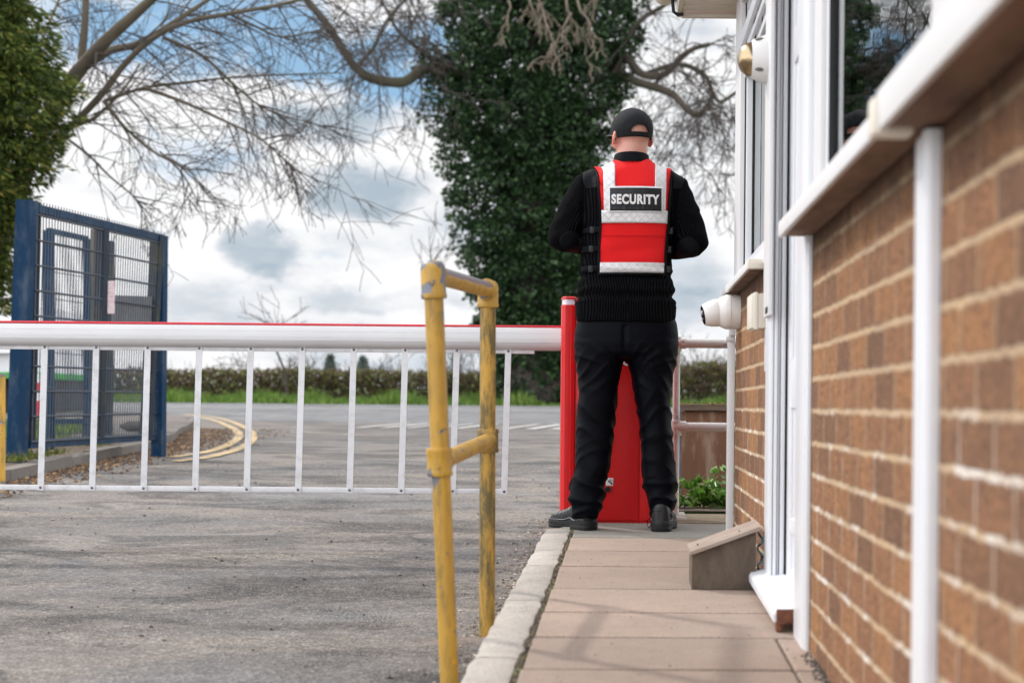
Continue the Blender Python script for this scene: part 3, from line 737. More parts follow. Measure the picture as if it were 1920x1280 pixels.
# ================================================================== GATEHOUSE
def brick_mat(name):
    m, n, b = new_mat(name); v = wpos(n)
    sep = n.add('ShaderNodeSeparateXYZ', {0: v})
    X, Y, Z = sep.outputs
    # the wall runs along y (side) or x (ends): use the sum so that both read
    run = n.math('ADD', Y, X)
    wob = n.noise(n.scale(v, (1, 1, 1)), 30, 5, 0.65)
    jag = n.noise(n.scale(v, (1, 1, 0.25)), 95, 3, 0.6)
    dz = n.math('ADD', n.math('MULTIPLY', n.math('SUBTRACT', wob, 0.5), 0.022), n.math('MULTIPLY', n.math('SUBTRACT', jag, 0.5), 0.018))
    zz = n.math('ADD', n.math('SUBTRACT', Z, CZ-0.0065-15*0.075), dz)
    yy = n.math('ADD', run, n.math('MULTIPLY', n.math('SUBTRACT', n.noise(v, 22, 3), 0.5), 0.010))
    co = n.add('ShaderNodeCombineXYZ', {0: yy, 1: zz, 2: 0.0}).outputs[0]
    br = n.add('ShaderNodeTexBrick', {'Vector': co, 'Color1': (0, 0, 0, 1), 'Color2': (1, 1, 1, 1), 'Mortar': (0.5, 0.5, 0.5, 1), 'Scale': 1.0, 'Mortar Size': 0.0055, 'Mortar Smooth': 0.35, 'Bias': 0.0, 'Brick Width': 0.225, 'Row Height': 0.075}, offset=0.5, squash=1.0)
    rnd_ = n.add('ShaderNodeSeparateColor', {0: br.outputs['Color']}).outputs[0]
    base = n.ramp(rnd_, [(0.0, (0.20, 0.105, 0.060)), (0.3, (0.30, 0.148, 0.074)), (0.62, (0.36, 0.172, 0.080)), (1.0, (0.44, 0.215, 0.085))])
    streak = n.noise(n.scale(v, (1, 1, 0.3)), 150, 4, 0.6)
    base = n.mix(n.ramp(streak, [(0.38, 0.0), (0.62, 0.55)]), base, (0.13, 0.070, 0.048))
    band = n.noise(n.scale(v, (1, 1, 0.7)), 22, 6, 0.65)
    base = n.mix(n.ramp(band, [(0.46, 0.0), (0.68, 0.6)]), base, (0.15, 0.085, 0.062))
    base = n.mix(n.ramp(n.noise(v, 9, 4, 0.6), [(0.55, 0.0), (0.75, 0.3)]), base, (0.42, 0.21, 0.10))
    grain = n.ramp(n.noise(n.scale(v, (1, 1, .45)), 210, 3, 0.7), [(0.38, 0.45), (0.5, 1.0), (0.62, 1.75)])
    base = n.mix(0.8, base, n.mix(1.0, base, grain, 'MULTIPLY'))
    mort = n.mix(n.ramp(n.noise(v, 5, 6, 0.6), [(0.4, 0.0), (0.66, 1.0)]), (0.55, 0.385, 0.235), (0.46, 0.33, 0.22))
    low = n.add('ShaderNodeMapRange', {'Value': Z, 'From Min': 0.70, 'From Max': 0.60, 'To Min': 0.0, 'To Max': 1.0}).outputs[0]
    eff = n.math('MULTIPLY', n.ramp(n.noise(v, 4.5, 6, 0.7), [(0.50, 0.0), (0.60, 1.0)]), low)
    mort = n.mix(eff, mort, (0.76, 0.69, 0.62))
    fr = n.math('FRACT', n.math('DIVIDE', zz, 0.075)); hm = n.math('ABSOLUTE', n.math('SUBTRACT', fr, 0.5))
    hm = n.ramp(hm, [(0.38, 0.0), (0.42, 1.0)])
    bed = n.math('ABSOLUTE', n.math('SUBTRACT', fr, 0.5)); bed = n.ramp(bed, [(0.408, 0.0), (0.428, 1.0)])
    mort = n.mix(hm, n.mix(0.38, mort, (0.20, 0.115, 0.072)), mort)
    fk = n.ramp(n.noise(n.scale(v, (1, 1, .5)), 100, 6, 0.75), [(0.52, 0.0), (0.62, 0.6)])
    base = n.mix(fk, base, (0.045, 0.028, 0.022))
    facm = n.math('MAXIMUM', br.outputs['Fac'], bed)
    col = n.mix(facm, base, mort)
    # algae stain plus the sill's shadow painted into the top courses
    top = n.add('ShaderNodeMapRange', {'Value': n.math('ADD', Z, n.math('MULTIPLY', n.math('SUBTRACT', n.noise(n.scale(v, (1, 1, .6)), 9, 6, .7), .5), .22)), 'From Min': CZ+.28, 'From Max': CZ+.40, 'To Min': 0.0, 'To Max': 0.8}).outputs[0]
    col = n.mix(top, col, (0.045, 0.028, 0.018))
    n.l.new(col, b.inputs['Base Color']); b.inputs['Roughness'].default_value = 0.9
    b.inputs['Specular IOR Level'].default_value = 0.2
    h = n.math('ADD', n.math('MULTIPLY', streak, 0.5), n.math('MULTIPLY', n.noise(v, 180, 4, 0.7), 0.5))
    h = n.math('ADD', h, n.math('MULTIPLY', facm, -0.5))
    n.l.new(n.add('ShaderNodeBump', {'Height': h, 'Strength': 1.0, 'Distance': 0.011}).outputs[0], b.inputs['Normal'])
    return m
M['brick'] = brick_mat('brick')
def upvc(name, c, dirt, amt=0.5, thr=0.56, rough=0.32, sc=14, st=(1, 1, .18)):
    m, n, b = new_mat(name); v = n.scale(wpos(n), st)
    g = n.ramp(n.noise(v, sc, 9, 0.75), [(thr, 0.0), (thr+0.09, amt)])
    g2 = n.ramp(n.noise(wpos(n), 5, 5, 0.6), [(0.4, 0.0), (0.7, 0.08)])
    col = n.mix(g2, n.mix(g, c, dirt), (0.5, 0.42, 0.36))
    n.l.new(col, b.inputs['Base Color']); b.inputs['Roughness'].default_value = rough
    n.l.new(n.add('ShaderNodeBump', {'Height': n.noise(wpos(n), 60, 5), 'Strength': 0.12, 'Distance': 0.004}).outputs[0], b.inputs['Normal']); return m
M['upvc'] = upvc('white_upvc', (0.68, 0.69, 0.72), (0.5, 0.46, 0.44), 0.12, 0.62)
M['upvc_old'] = upvc('worn_white_upvc', (0.62, 0.61, 0.615), (0.18, 0.14, 0.12), 0.7, 0.63, 0.5, 20)
M['upvc_cream'] = upvc('cream_plastic', (0.66, 0.61, 0.52), (0.34, 0.26, 0.2), 0.4, 0.6, 0.45)
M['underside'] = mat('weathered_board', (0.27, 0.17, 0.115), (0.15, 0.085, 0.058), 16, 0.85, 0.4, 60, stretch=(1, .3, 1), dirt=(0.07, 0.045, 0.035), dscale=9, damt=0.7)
M['black'] = mat('black_plastic', (0.006, 0.006, 0.007), (0.009, 0.009, 0.01), 9, 0.4, spec=.3)
M['gasket'] = mat('gasket', (0.01, 0.01, 0.012), None, 9, 0.7)
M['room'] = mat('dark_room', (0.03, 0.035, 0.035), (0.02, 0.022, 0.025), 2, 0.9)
def glass(name):
    m, n, b = new_mat(name)
    fr = n.add('ShaderNodeFresnel', {'IOR': 1.75}).outputs[0]
    f = n.math('ADD', n.math('MULTIPLY', fr, 0.95), 0.04, clamp=True)
    v = wpos(n)
    bn = n.add('ShaderNodeBump', {'Height': n.noise(v, 3, 2), 'Strength': 0.05, 'Distance': 0.01}).outputs[0]
    gl = n.add('ShaderNodeBsdfGlossy', {'Color': (0.95, 0.97, 0.97, 1), 'Roughness': 0.01, 'Normal': bn})
    tr = n.add('ShaderNodeBsdfTransparent', {'Color': (0.55, 0.62, 0.60, 1)})
    mx = n.add('ShaderNodeMixShader', {0: f, 1: tr.outputs[0], 2: gl.outputs[0]})
    n.l.new(mx.outputs[0], m.node_tree.nodes['Material Output'].inputs[0]); return m
M['steel'] = mat('bolt_steel', (0.10, 0.095, 0.09), (0.2, 0.19, 0.18), 60, .5, metal=.6)
M['glass'] = glass('window_glass')

W = 0.453
gh = thing('gatehouse', 'brick gatehouse with white plastic window frames and sills along the right of the path', 'building', (W, 4, 0.05))
def bx(name, lo, hi, m, parent, bev=0.0, smooth=None):
    return MB().box(lo, hi, bev).build(name, m, parent, smooth)
zs1 = CZ+0.413; zs2 = CZ+0.446; ZT = CZ+1.62
mb = MB()
mb.box((W, 0.2, -.25), (W+.10, 4.2, zs1)); mb.box((W, 5.37, -.2), (W+.10, 7.0, zs2))
mb.box((W+.10, 6.9, -.2), (2.9, 7.0, ZT)); mb.box((2.9, 0.2, -.25), (3.0, 7.0, ZT)); mb.box((W+.10, 0.2, -.25), (2.9, .3, ZT))
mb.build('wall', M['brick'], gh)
# room behind the glass
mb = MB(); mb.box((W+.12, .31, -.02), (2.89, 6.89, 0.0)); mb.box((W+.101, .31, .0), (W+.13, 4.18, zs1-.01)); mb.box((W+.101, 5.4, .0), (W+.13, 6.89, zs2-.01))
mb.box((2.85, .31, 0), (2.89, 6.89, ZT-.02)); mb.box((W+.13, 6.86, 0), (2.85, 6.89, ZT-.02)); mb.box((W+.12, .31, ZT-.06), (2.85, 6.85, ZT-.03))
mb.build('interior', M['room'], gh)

def window(y0, y1, zb, zt, xo, xg, mull, jam_far, jam_near, tiltp=0.0):
    """frame with stepped profile, panes as sub-parts"""
    f = MB(); gs = MB()
    y = y1-jam_far
    f.box((xo, y, zb), (xg+.03, y1, zt), .004)                       # far jamb
    f.box((xo, y0, zb), (xg+.03, y0+jam_near, zt), .004)
    for (a, b) in mull: f.box((xo, a, zb), (xg+.03, b, zt), .004)
    f.box((xo+.002, y0+jam_near, zb), (xg+.03, y, zb+.05), .004)
    f.box((xo+.002, y0+jam_near, zt-.06), (xg+.03, y, zt), .004)
    fr = f.build('window', M['upvc_old'], gh, 30)
    edges = [y0+jam_near]+[t for ab in mull for t in ab]+[y]
    k = 0
    for a, b in zip(edges[::2], edges[1::2]):
        s = MB(); w_ = .034; xs = xo+(.022 if xg-xo > .03 else .012); z0 = zb+.052; z1 = zt-.062
        a2 = a+.003; b2 = b-.003
        s.box((xs, b2-w_, z0), (xg+.012, b2, z1), .004); s.box((xs, a2, z0), (xg+.012, a2+w_, z1), .004)
        s.box((xs+.001, a2+w_, z0), (xg+.012, b2-w_, z0+w_+.01), .004); s.box((xs+.001, a2+w_, z1-w_), (xg+.012, b2-w_, z1), .004)
        s.build('sash', M['upvc'], fr, 30)
        MB().box((xg-.005, b2-w_-.004, z0), (xg+.010, b2-w_, z1)).build('gasket', M['gasket'], fr); MB().box((xo+.017, b2-.0005, z0), (xo+.0215, b2+.003, z1)).build('gasket', M['gasket'], fr)
        A_, B_ = a2+w_, b2-w_-.004; t_ = tiltp*(B_-A_)
        MB().prism([(xg-t_*.55, A_, z0+.02), (xg+t_*.45, B_, z0+.02), (xg+t_*.45+.006, B_, z0+.02), (xg-t_*.55+.006, A_, z0+.02)], (0, 0, z1-z0-.04)).build('pane', M['glass'], fr)
    return fr
w1 = window(0.5, 4.195, zs1+.012, ZT-.02, 0.452, 0.472, [(2.43, 2.60)], .145, .1, .010)
tag(w1, 'long window above the near sill mirroring the trees')
w2 = window(5.40, 7.0, zs2+.012, ZT-.02, 0.443, 0.492, [], .30, .13)
tag(w2, 'narrow looking far window beyond the door')
# opened top sash rails of the far window
mb = MB()
for (x0, x1, h0, h1) in ((.425, .440, 1.315, 1.365), (.440, .452, 1.285, 1.31), (.455, .470, 1.25, 1.275)):
    mb.box((x0, 5.60, CZ+h0), (x1, 6.69, CZ+h1), .003)
mb.build('transom', M['upvc'], gh, 30)
# sills
def sill(name, x0, y0, y1, z0, z1, m, lip=.0):
    t = MB(); t.box((x0, y0, z0), (x0+.012, y1, z1+lip), .004); t.box((x0+.010, y0+.001, z1-.012), (W+.08, y1-.001, z1), .002)
    o = t.build(name, m, gh, 30)
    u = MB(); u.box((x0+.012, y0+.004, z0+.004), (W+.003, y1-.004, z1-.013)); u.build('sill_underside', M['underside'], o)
    return o
sill('window_sill', .374, 2.575, 4.24, zs1-.004, zs1+.034, M['upvc_old'])
sill('window_sill', .368, 0.3, 2.565, zs1-.010, zs1+.050, M['upvc_old'])
mb = MB(); mb.box((.360, 2.545, zs1-.016), (.420, 2.60, zs1+.040), .006); mb.build('sill_joint', M['upvc_cream'], gh, 30)
s2 = sill('window_sill', .400, 5.64, 7.10, zs2-.002, zs2+.026, M['upvc_old'])
bx('sill_end', (.398, 5.60, zs2-.004), (.452, 5.64, zs2+.028), M['upvc_cream'], gh, .004, 30)
bx('sill_end', (.398, 7.10, zs2-.006), (.43, 7.14, zs2+.028), M['upvc'], gh, .004, 30)
# vertical cover strip on the near wall
mb = MB(); mb.box((.434, 2.505, -.2), (W+.004, 2.622, zs1-.012), .006); mb.box((.431, 2.512, -.2), (.436, 2.55, zs1-.012), .002)
mb.build('cover_strip', M['upvc'], gh, 40)

# door
dr = MB()
dr.box((.437, 4.203, pz(4.4)-.02), (.53, 4.42, ZT-.02), .006)       # near jamb
dr.box((.441, 4.180, pz(4.4)-.02), (.452, 4.203, zs1-.02), .003)
dr.box((.437, 5.20, pz(5.3)-.02), (.53, 5.355, ZT-.02), .005)        # far jamb with stepped profile
for x0, x1, y in ((.439, .447, 5.186), (.449, .459, 5.178), (.461, .467, 5.19), (.469, .4815, 5.172)):
    dr.box((x0, y, pz(5.2)+.03), (x1, 5.203, ZT-.02), .002)
dframe = dr.build('door', M['upvc'], gh, 30)
lf = MB()
lf.box((.495, 4.425, .12), (.53, 5.166, ZT-.03), .003)
lf.box((.487, 5.06, .12), (.497, 5.164, ZT-.03), .003); lf.box((.487, 4.43, .12), (.497, 4.53, ZT-.03), .003)
for z0, z1 in ((.12, .20), (.30, .345), (.66, .80), (1.65, 1.75)): lf.box((.488, 4.53, z0), (.498, 5.06, z1), .004)
lf.build('door_leaf', M['upvc'], dframe, 30)
bx('gasket', (.4825, 5.168, .12), (.4868, 5.2, ZT-.03), M['gasket'], dframe)
mb = MB(); mb.box((.425, 5.12, CZ+.27), (.4365, 5.30, ZT-.02), .003); mb.build('trunking', M['upvc_old'], gh, 30)
bx('trunking_hole', (.4235, 5.14, CZ+.278), (.426, 5.22, CZ+.296), M['black'], gh)
# threshold, its near end chipped and brown
th = thing('door_step', 'glossy white plastic door step with a broken brown near end', 'step', (.44, 4.9, pz(4.9)))
mb = MB(); pts = [(.392, 0), (.392, .018), (.398, .028), (.47, .040), (.494, .043), (.494, 0)]
rs = []
for y in (4.47, 4.6, 5.0, 5.40): rs.append([Vector((x, y, pz(y)+.026+z)) for x, z in pts])
mb.rings(rs); mb.build('cover', M['upvc'], th, 30)
mb = MB(); mb.box((.398, 4.455, pz(4.46)+.022), (.49, 4.47, pz(4.46)+.060), .004); mb.box((.398, 4.462, pz(4.46)+.001), (.412, 4.50, pz(4.46)+.024), .004); mb.box((.478, 4.462, pz(4.46)+.001), (.49, 4.50, pz(4.46)+.024), .004)
mb.build('broken_end', mat('rusty_timber', (0.22, 0.075, 0.035), (0.07, 0.028, 0.018), 40, .9, .8, 90), th, 30)
bx('core', (.41, 4.52, pz(4.5)), (.494, 5.38, pz(5)+.022), M['underside'], th)

# roof overhang with boarded soffit, gutter
sof = MB(); y = 0.2; 
while y < 7.2:
    sof.box((.235, y, ZT), (1.0, y+.094, ZT+.02), .003); y += .0985
so = sof.build('soffit', upvc('soffit_board', (0.70, 0.62, 0.58), (0.42, 0.34, 0.3), 0.4, 0.55, 0.5), gh, 30)
mb = MB(); mb.box((.215, 0.1, ZT-.006), (.234, 7.30, ZT+.16), .003); mb.box((.234, 7.262, ZT-.012), (3.0, 7.29, ZT+.16), .003); mb.build('fascia', M['upvc_cream'], gh, 30)
mb = MB(); mb.tube([(.165, .1, ZT+.10), (.165, 7.33, ZT+.10)], .05, 16); mb.build('gutter', M['upvc_cream'], gh, 40)
mb = MB(); mb.tube([(.20, 7.22, ZT+.14), (.195, 7.22, ZT+.04), (.20, 7.22, ZT+.0), (.216, 7.22, ZT-.012), (.24, 7.22, ZT-.010)], .007, 8); mb.build('gutter_bracket', M['black'], gh, 60)
mb = MB(); mb.box((.2, .1, ZT+.162), (3.1, 7.3, ZT+.22), .01); mb.build('roof', M['slab_grey'], gh)
p = P(1362, -4, 6.0); mb = MB()
mb.tube([(p.x, 6.0, ZT), (p.x, 6.0, ZT-.012)], .012, 10)
mb.tube([Vector((p.x+.010*math.cos(t), 6.0, ZT-.022+.012*math.sin(t))) for t in [i*.45 for i in range(-2, 10)]], .0035, 8)
tag(mb.build('hook', M['black'], smooth=60), 'small black hook screwed to the soffit boards', 'hook')

# corner downpipe
mb = MB(); mb.box((.424, 7.02, pz(7)), (.4515, 7.085, CZ+.27), .005); mb.box((.420, 7.012, CZ+.265), (.4515, 7.09, CZ+.285), .003)
mb.box((.428, 7.00, CZ+.285), (.452, 7.06, CZ+.33), .003)
dp = mb.build('downpipe', M['upvc_old'], smooth=30); tag(dp, 'worn white square downpipe on the far brick corner below the camera', 'downpipe')

# alarm sounder
p = P(1449, 112, 5.26); ab = thing('alarm_sounder', 'worn white cone shaped sounder with a brass dome on the door frame', 'alarm', (.437, 5.26, p.z))
mb = MB(); c = Vector((.437, 5.26, p.z))
mb.lathe(c, (-1, 0, 0), [(-.002, .074), (.004, .076), (.012, .074), (.055, .058), (.058, .055)], 8*4)
mb.build('housing', upvc('scuffed_white', (0.62, 0.61, 0.60), (0.14, 0.13, 0.13), 0.9, 0.58, 0.5, 16, (1, 1, 1)), ab, 40)
mb = MB(); mb.lathe(c, (-1, 0, 0), [(.056, .050), (.058, .051)]+[(.058+.042*math.sin(t), .05*math.cos(t)) for t in [i*math.pi/2/12 for i in range(13)]], 40)
m, n, b = new_mat('brass'); b.inputs['Base Color'].default_value = (0.40, 0.31, 0.19, 1); b.inputs['Metallic'].default_value = 1; b.inputs['Roughness'].default_value = 0.27
n.l.new(n.add('ShaderNodeBump', {'Height': n.noise(wpos(n), 30, 3), 'Strength': 0.15, 'Distance': 0.01}).outputs[0], b.inputs['Normal'])
mb.build('brass_dome', m, ab, 60)
for a in (.6, 2.2, 3.8, 5.4):
    d = Vector((0, math.cos(a), math.sin(a))); MB().sphere(c+Vector((-.035, 0, 0))+d*.064, .008, 10, (2, 1, .8)).build('screw_recess', M['steel'], ab, 60)

# security camera under the far sill
p = P(1385, 585, 6.78); cc = Vector((W, 6.78, p.z)); sc = thing('security_camera', 'white turret security camera with a black lens under the far sill', 'camera', cc)
M['cam'] = upvc('camera_white', (0.70, 0.66, 0.63), (0.4, 0.34, 0.3), 0.3, 0.6, 0.35, 10, (1, 1, 1))
mb = MB(); mb.lathe(cc, (-1, 0, 0), [(0, .066), (.034, .067), (.0345, .064), (.036, .064), (.0365, .067), (.055, .067), (.060, .064), (.075, .058), (.082, .052), (.09, .045)], 48)
mb.build('base', M['cam'], sc, 40)
d = Vector((-.97, -.10, -.20)).normalized(); e = cc+Vector((-.072, 0, .0))
mb = MB(); mb.lathe(e, d, [(-.03, .02), (-.02, .045), (0, .052), (.02, .0535), (.045, .049), (.066, .042), (.070, .039)], 40); mb.build('eyeball', M['cam'], sc, 40)
mb = MB(); mb.lathe(e, d, [(.0702, .036), (.0725, .036), (.074, .033), (.075, .0)], 40); lens = mb.build('lens_window', mat('lens_black', (0.006, 0.006, 0.008), None, 5, .08), sc, 40)
mb = MB()
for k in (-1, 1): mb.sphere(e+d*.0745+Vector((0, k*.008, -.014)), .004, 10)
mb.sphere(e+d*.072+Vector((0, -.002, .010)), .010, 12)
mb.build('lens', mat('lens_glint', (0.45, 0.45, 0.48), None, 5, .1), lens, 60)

# junction box and the strip below
mb = MB(); mb.box((.397, 5.42, CZ+.245), (.4525, 5.60, CZ+.352), .006); mb.box((.405, 5.416, CZ+.241), (.418, 5.604, CZ+.356), .004)
tag(mb.build('junction_box', M['upvc_cream'], smooth=40), 'cream plastic junction box on the bricks beside the door frame', 'junction box')
mb = MB(); mb.box((.440, 5.372, CZ+.112), (.4525, 5.44, CZ+.244), .003)
tag(mb.build('door_bell_plate', M['upvc'], smooth=40), 'narrow white plate on the bricks just below the cream box', 'door bell')

# wooden pest box with sloping lid
fb = thing('wooden_box', 'small brown wooden box with a sloping lid on the path by the door', 'box', (.31, 5.5, pz(5.5)))
a = P(1297, 1100, 5.34); b_ = P(1417, 1100, 5.34); z0 = pz(5.34)
pr = [(a.x, 5.34, z0), (b_.x, 5.34, z0), (b_.x, 5.34, z0+.176), (a.x, 5.34, z0+.104)]
wood = mat('box_wood', (0.12, 0.088, 0.062), (0.07, 0.05, 0.037), 20, .9, .7, 90, stretch=(1, 1, .4), dirt=(0.20, 0.16, 0.11), dscale=14, damt=0.4)
MB().prism(pr, (0, .22, .004)).build('body', wood, fb)
sl = (.072)/(b_.x-a.x); x0, x1 = a.x-.006, b_.x+.012
MB().prism([(x0, 5.322, z0+.106-.006*sl), (x1, 5.322, z0+.178+.012*sl), (x1, 5.322, z0+.189+.012*sl), (x0, 5.322, z0+.117-.006*sl)], (0, .26, .004)).build('lid', mat('lid_wood', (0.33, 0.26, 0.215), (0.26, 0.20, 0.16), 12, .8, .4, 60, stretch=(.3, 1, 1), dirt=(0.15, 0.1, 0.08), dscale=20, damt=.5), fb)
for t in (.12, .72): MB().sphere((x0+(x1-x0)*t, 5.40, z0+.121+.07*t+.002), .003, 8).build('nail', M['black'], fb)
pp = [Vector((b_.x+.014+.008*math.sin(i*1.3), 5.36+.02*math.cos(i*2.1), z0+.03+i*.011)) for i in range(14)]
mb = MB(); mb.tube(pp, .0035, 6)
tag(mb.build('cable', mat('teal_cable', (0.02, 0.12, 0.15), None, 5, .5), smooth=60), 'loose teal cable stuffed between the wooden box and the door frame', 'cable')

# ================================================================== YELLOW PIPE RAILING
def yellow(name, wear, thr, g0=.50, g1=.7):
    m, n, b = new_mat(name); v = wpos(n)
    base = n.mix(n.ramp(n.noise(n.scale(v, (1, 1, .5)), 14, 6), [(0.35, 0.0), (0.65, 1.0)]), (0.49, 0.27, 0.028), (0.38, 0.215, 0.032))
    gr = n.ramp(n.noise(n.scale(v, (1, 1, .22)), 32, 9, .75), [(g0, 0.0), (g0+.14, g1)])
    base = n.mix(gr, base, (0.15, 0.105, 0.025) if g0 > .45 else (0.085, 0.065, 0.02))
    chip = n.ramp(n.noise(v, 22, 5, 0.5), [(thr, 0.0), (thr+.012, 1.0)])
    col = n.mix(chip, base, (0.15, 0.155, 0.175))
    bright = n.ramp(n.noise(v, 15, 3, .5), [(.70, 0), (.72, 1)])
    col = n.mix(bright, col, (0.62, 0.30, 0.01))
    n.l.new(col, b.inputs['Base Color']); b.inputs['Roughness'].default_value = 0.5
    n.l.new(n.math('MULTIPLY', chip, 0.5), b.inputs['Metallic'])
    hh = n.math('ADD', n.math('MULTIPLY', chip, -0.6), n.math('MULTIPLY', n.noise(v, 120, 5, .6), .5))
    n.l.new(n.add('ShaderNodeBump', {'Height': hh, 'Strength': 0.5, 'Distance': 0.003}).outputs[0], b.inputs['Normal'])
    return m
M['yel'] = yellow('yellow_paint', .2, .63); M['yel_worn'] = yellow('worn_yellow_paint', .5, .52); M['yel_mossy'] = yellow('mossy_yellow_paint', .2, .70, .42, .95)
def _tm():
    m = yellow('hand_worn_yellow_paint', .5, .68); n = N(m.node_tree); b = m.node_tree.nodes['Principled BSDF']
    nz = n.add('ShaderNodeSeparateXYZ', {0: n.add('ShaderNodeNewGeometry').outputs['Normal']}).outputs[2]
    k = n.math('ADD', nz, n.math('MULTIPLY', n.math('SUBTRACT', n.noise(n.scale(wpos(n), (1, .25, 1)), 22, 5), 0.5), 0.9)); k = n.ramp(k, [(.05, 0), (.10, 1)])
    old = b.inputs['Base Color'].links[0].from_socket; n.l.new(n.mix(k, old, (0.17, 0.155, 0.175)), b.inputs['Base Color'])
    n.l.new(n.math('MULTIPLY', k, .7), b.inputs['Metallic']); n.l.new(n.math('SUBTRACT', .5, n.math('MULTIPLY', k, .18)), b.inputs['Roughness']); return m
M['yel_hand'] = _tm()
yf = 4.4; yb = 5.28
rl = thing('pipe_railing', 'chipped yellow pipe railing of two posts standing beside the path kerb', 'railing', P(912, 1195, yb))
f0, f1 = P(848, 1400, yf), P(812, 520, yf)
k0, k1 = P(913, 1210, yb), P(915, 548, yb)
MB().tube([f0, f0.lerp(f1, .5), f1], .0238, 24).build('post', M['yel'], rl, 60)
tag(MB().tube([k0, k0.lerp(k1, .5), k1], .0238, 24).build('post', M['yel_mossy'], rl, 60), 'rear post streaked with dark grime')
t0, t1 = P(812, 514, yf), P(915, 543, yb)
MB().tube([t0, t1], .0235, 24).build('top_rail', M['yel_hand'], rl, 60)
g0, g1 = P(824, 866, yf), P(915, 826, yb)
MB().tube([g0, g1], .0225, 24).build('middle_rail', M['yel'], rl, 60)
def fitting(c, up, side, h0, h1, L, m, top=True, r=.031):
    mb = MB(); up = up.normalized(); side = side.normalized()
    pr = [(h0, .0245), (h0+.001, r), (h0+.008, r+.002), (h0+.014, r)]
    if top: pr += [(h1-.022, r), (h1-.012, r*.92), (h1-.004, r*.65), (h1, .003)]
    else: pr += [(h1-.014, r), (h1-.008, r+.002), (h1-.001, r), (h1, .0245)]
    mb.lathe(c, up, pr, 28)
    mb.lathe(c, side, [(0, r*.97), (L-.012, r*.97), (L-.008, r+.001), (L, r), (L+.001, .0245)], 28)
    mb.tube([c-side*(r-.004)+up*(h0+.02)*.5, c-side*(r+.004)+up*(h0+.02)*.5], .007, 10)
    return mb.build('fitting', m, rl, 50)
fu = f1-f0; sd = t1-t0
tag(fitting(t0, fu, sd, -.062, .036, .034, M['yel_worn']), 'domed front elbow worn to grey metal')
fitting(t1, k1-k0, -sd, -.054, .030, .040, M['yel'])
fitting(g0, fu, g1-g0, -.036, .036, .040, M['yel'], False); fitting(g1, k1-k0, g0-g1, -.036, .036, .040, M['yel_mossy'], False)
# broken concrete footing round the rear post
mb = MB(); c = P(880, 1205, 5.2)
for i in range(9):
    q = Vector((c.x+rnd.uniform(-.12, .06), c.y+rnd.uniform(-.10, .08), zr(5.2)-.004)); s = rnd.uniform(.025, .06)
    mb.sphere(q, s, 8, (1.2, .9, .22))
me = mb.mesh(); displace(me, lambda c: noise.noise(Vector(c)*40)*.008)
tag(link('concrete_rubble', me, concrete('rubble', (0.26, 0.20, 0.16), (0.16, 0.13, 0.105), 1.0, (0.07, 0.06, 0.05), 12), smooth=30), 'flat crumbled pieces of pale concrete round the rear yellow post', 'rubble', kind='stuff')

# yellow post at the very left edge
p = P(1, 892, 11.6); q = P(1, 706, 11.6); yp = thing('yellow_post', 'short yellow post with a grey cap at the left edge', 'post', (p.x, 11.6, p.z))
MB().tube([p-Vector((0, 0, .1)), q], .032, 16).build('shaft', M['yel'], yp, 60); MB().tube([q, q+Vector((0, 0, .02))], .034, 16).build('cap', M['slab_grey'], yp, 60)

# ================================================================== BARRIER
M['alu'] = mat('white_aluminium', (0.56, 0.555, 0.56), (0.52, 0.51, 0.515), 3, .28, .05, 40, dirt=(0.5, 0.48, 0.46), dscale=8, damt=.3, spec=.6)
M['alu2'] = mat('white_bar_paint', (0.58, 0.575, 0.59), (0.52, 0.515, 0.53), 6, .35, .1, 50, dirt=(0.32, 0.3, 0.28), dscale=22, damt=.5)
m, n, b = new_mat('cabinet_red'); v = wpos(n)
n.l.new(n.mix(n.ramp(n.noise(v, 6, 7, .65), [(.35, 0), (.7, 1)]), (0.62, 0.006, 0.008), (0.50, 0.005, 0.007)), b.inputs['Base Color']); b.inputs['Roughness'].default_value = .38
b.inputs['Specular IOR Level'].default_value = .35
n.l.new(n.add('ShaderNodeBump', {'Height': n.noise(v, 120, 4), 'Strength': .08, 'Distance': .002}).outputs[0], b.inputs['Normal']); M['red'] = m
M['strip_red'] = mat('red_rubber', (0.62, 0.012, 0.03), None, 5, .4)
M['steel'] = mat('bolt_steel', (0.10, 0.095, 0.09), (0.2, 0.19, 0.18), 60, .5, metal=.6)
YA = 7.80
bg_ = thing('barrier', 'red barrier cabinet with a lowered white arm and white hanging skirt', 'barrier', P(1150, 985, 7.8))
bl_ = P(1048, 985, 7.66); br_ = P(1250, 985, 7.66); ztop = P(1060, 556, 7.66).z; zb = pz(7.8)-.005
cx0, cx1 = P(1050, 770, 7.66).x, P(1251, 770, 7.66).x
mb = MB(); mb.box((cx0+.064, 7.665, zb), (cx1, 8.02, ztop-.004), .006)
cab = mb.build('cabinet', M['red'], bg_, 40)
mb = MB(); mb.box((cx0+.074, 7.659, zb+.012), (cx0+.345, 7.668, ztop-.06), .002); mb.box((cx0+.350, 7.660, zb+.012), (cx1-.01, 7.668, ztop-.06), .002)
mb.build('door_panel', M['red'], cab, 40)
mb = MB()
prof = [(cx0, 7.98), (cx0, 7.70), (cx0+.006, 7.66), (cx0+.02, 7.645), (cx0+.048, 7.645), (cx0+.062, 7.652), (cx0+.066, 7.67), (cx0+.066, 7.98)]
mb.rings([[Vector((x, y, z)) for x, y in prof] for z in (zb, zb+.5, ztop-.036)])
mb.rings([[Vector((x, y, z)) for x, y in prof] for z in (ztop-.012, ztop-.004)]+[[Vector((x+.004*(1 if x < cx0+.03 else -1), y+.004, ztop)) for x, y in prof]])
for xx in (cx0+.022, cx0+.046): mb.tube([(xx, 7.6455, zb+.01), (xx, 7.6455, ztop-.04)], .002, 6)
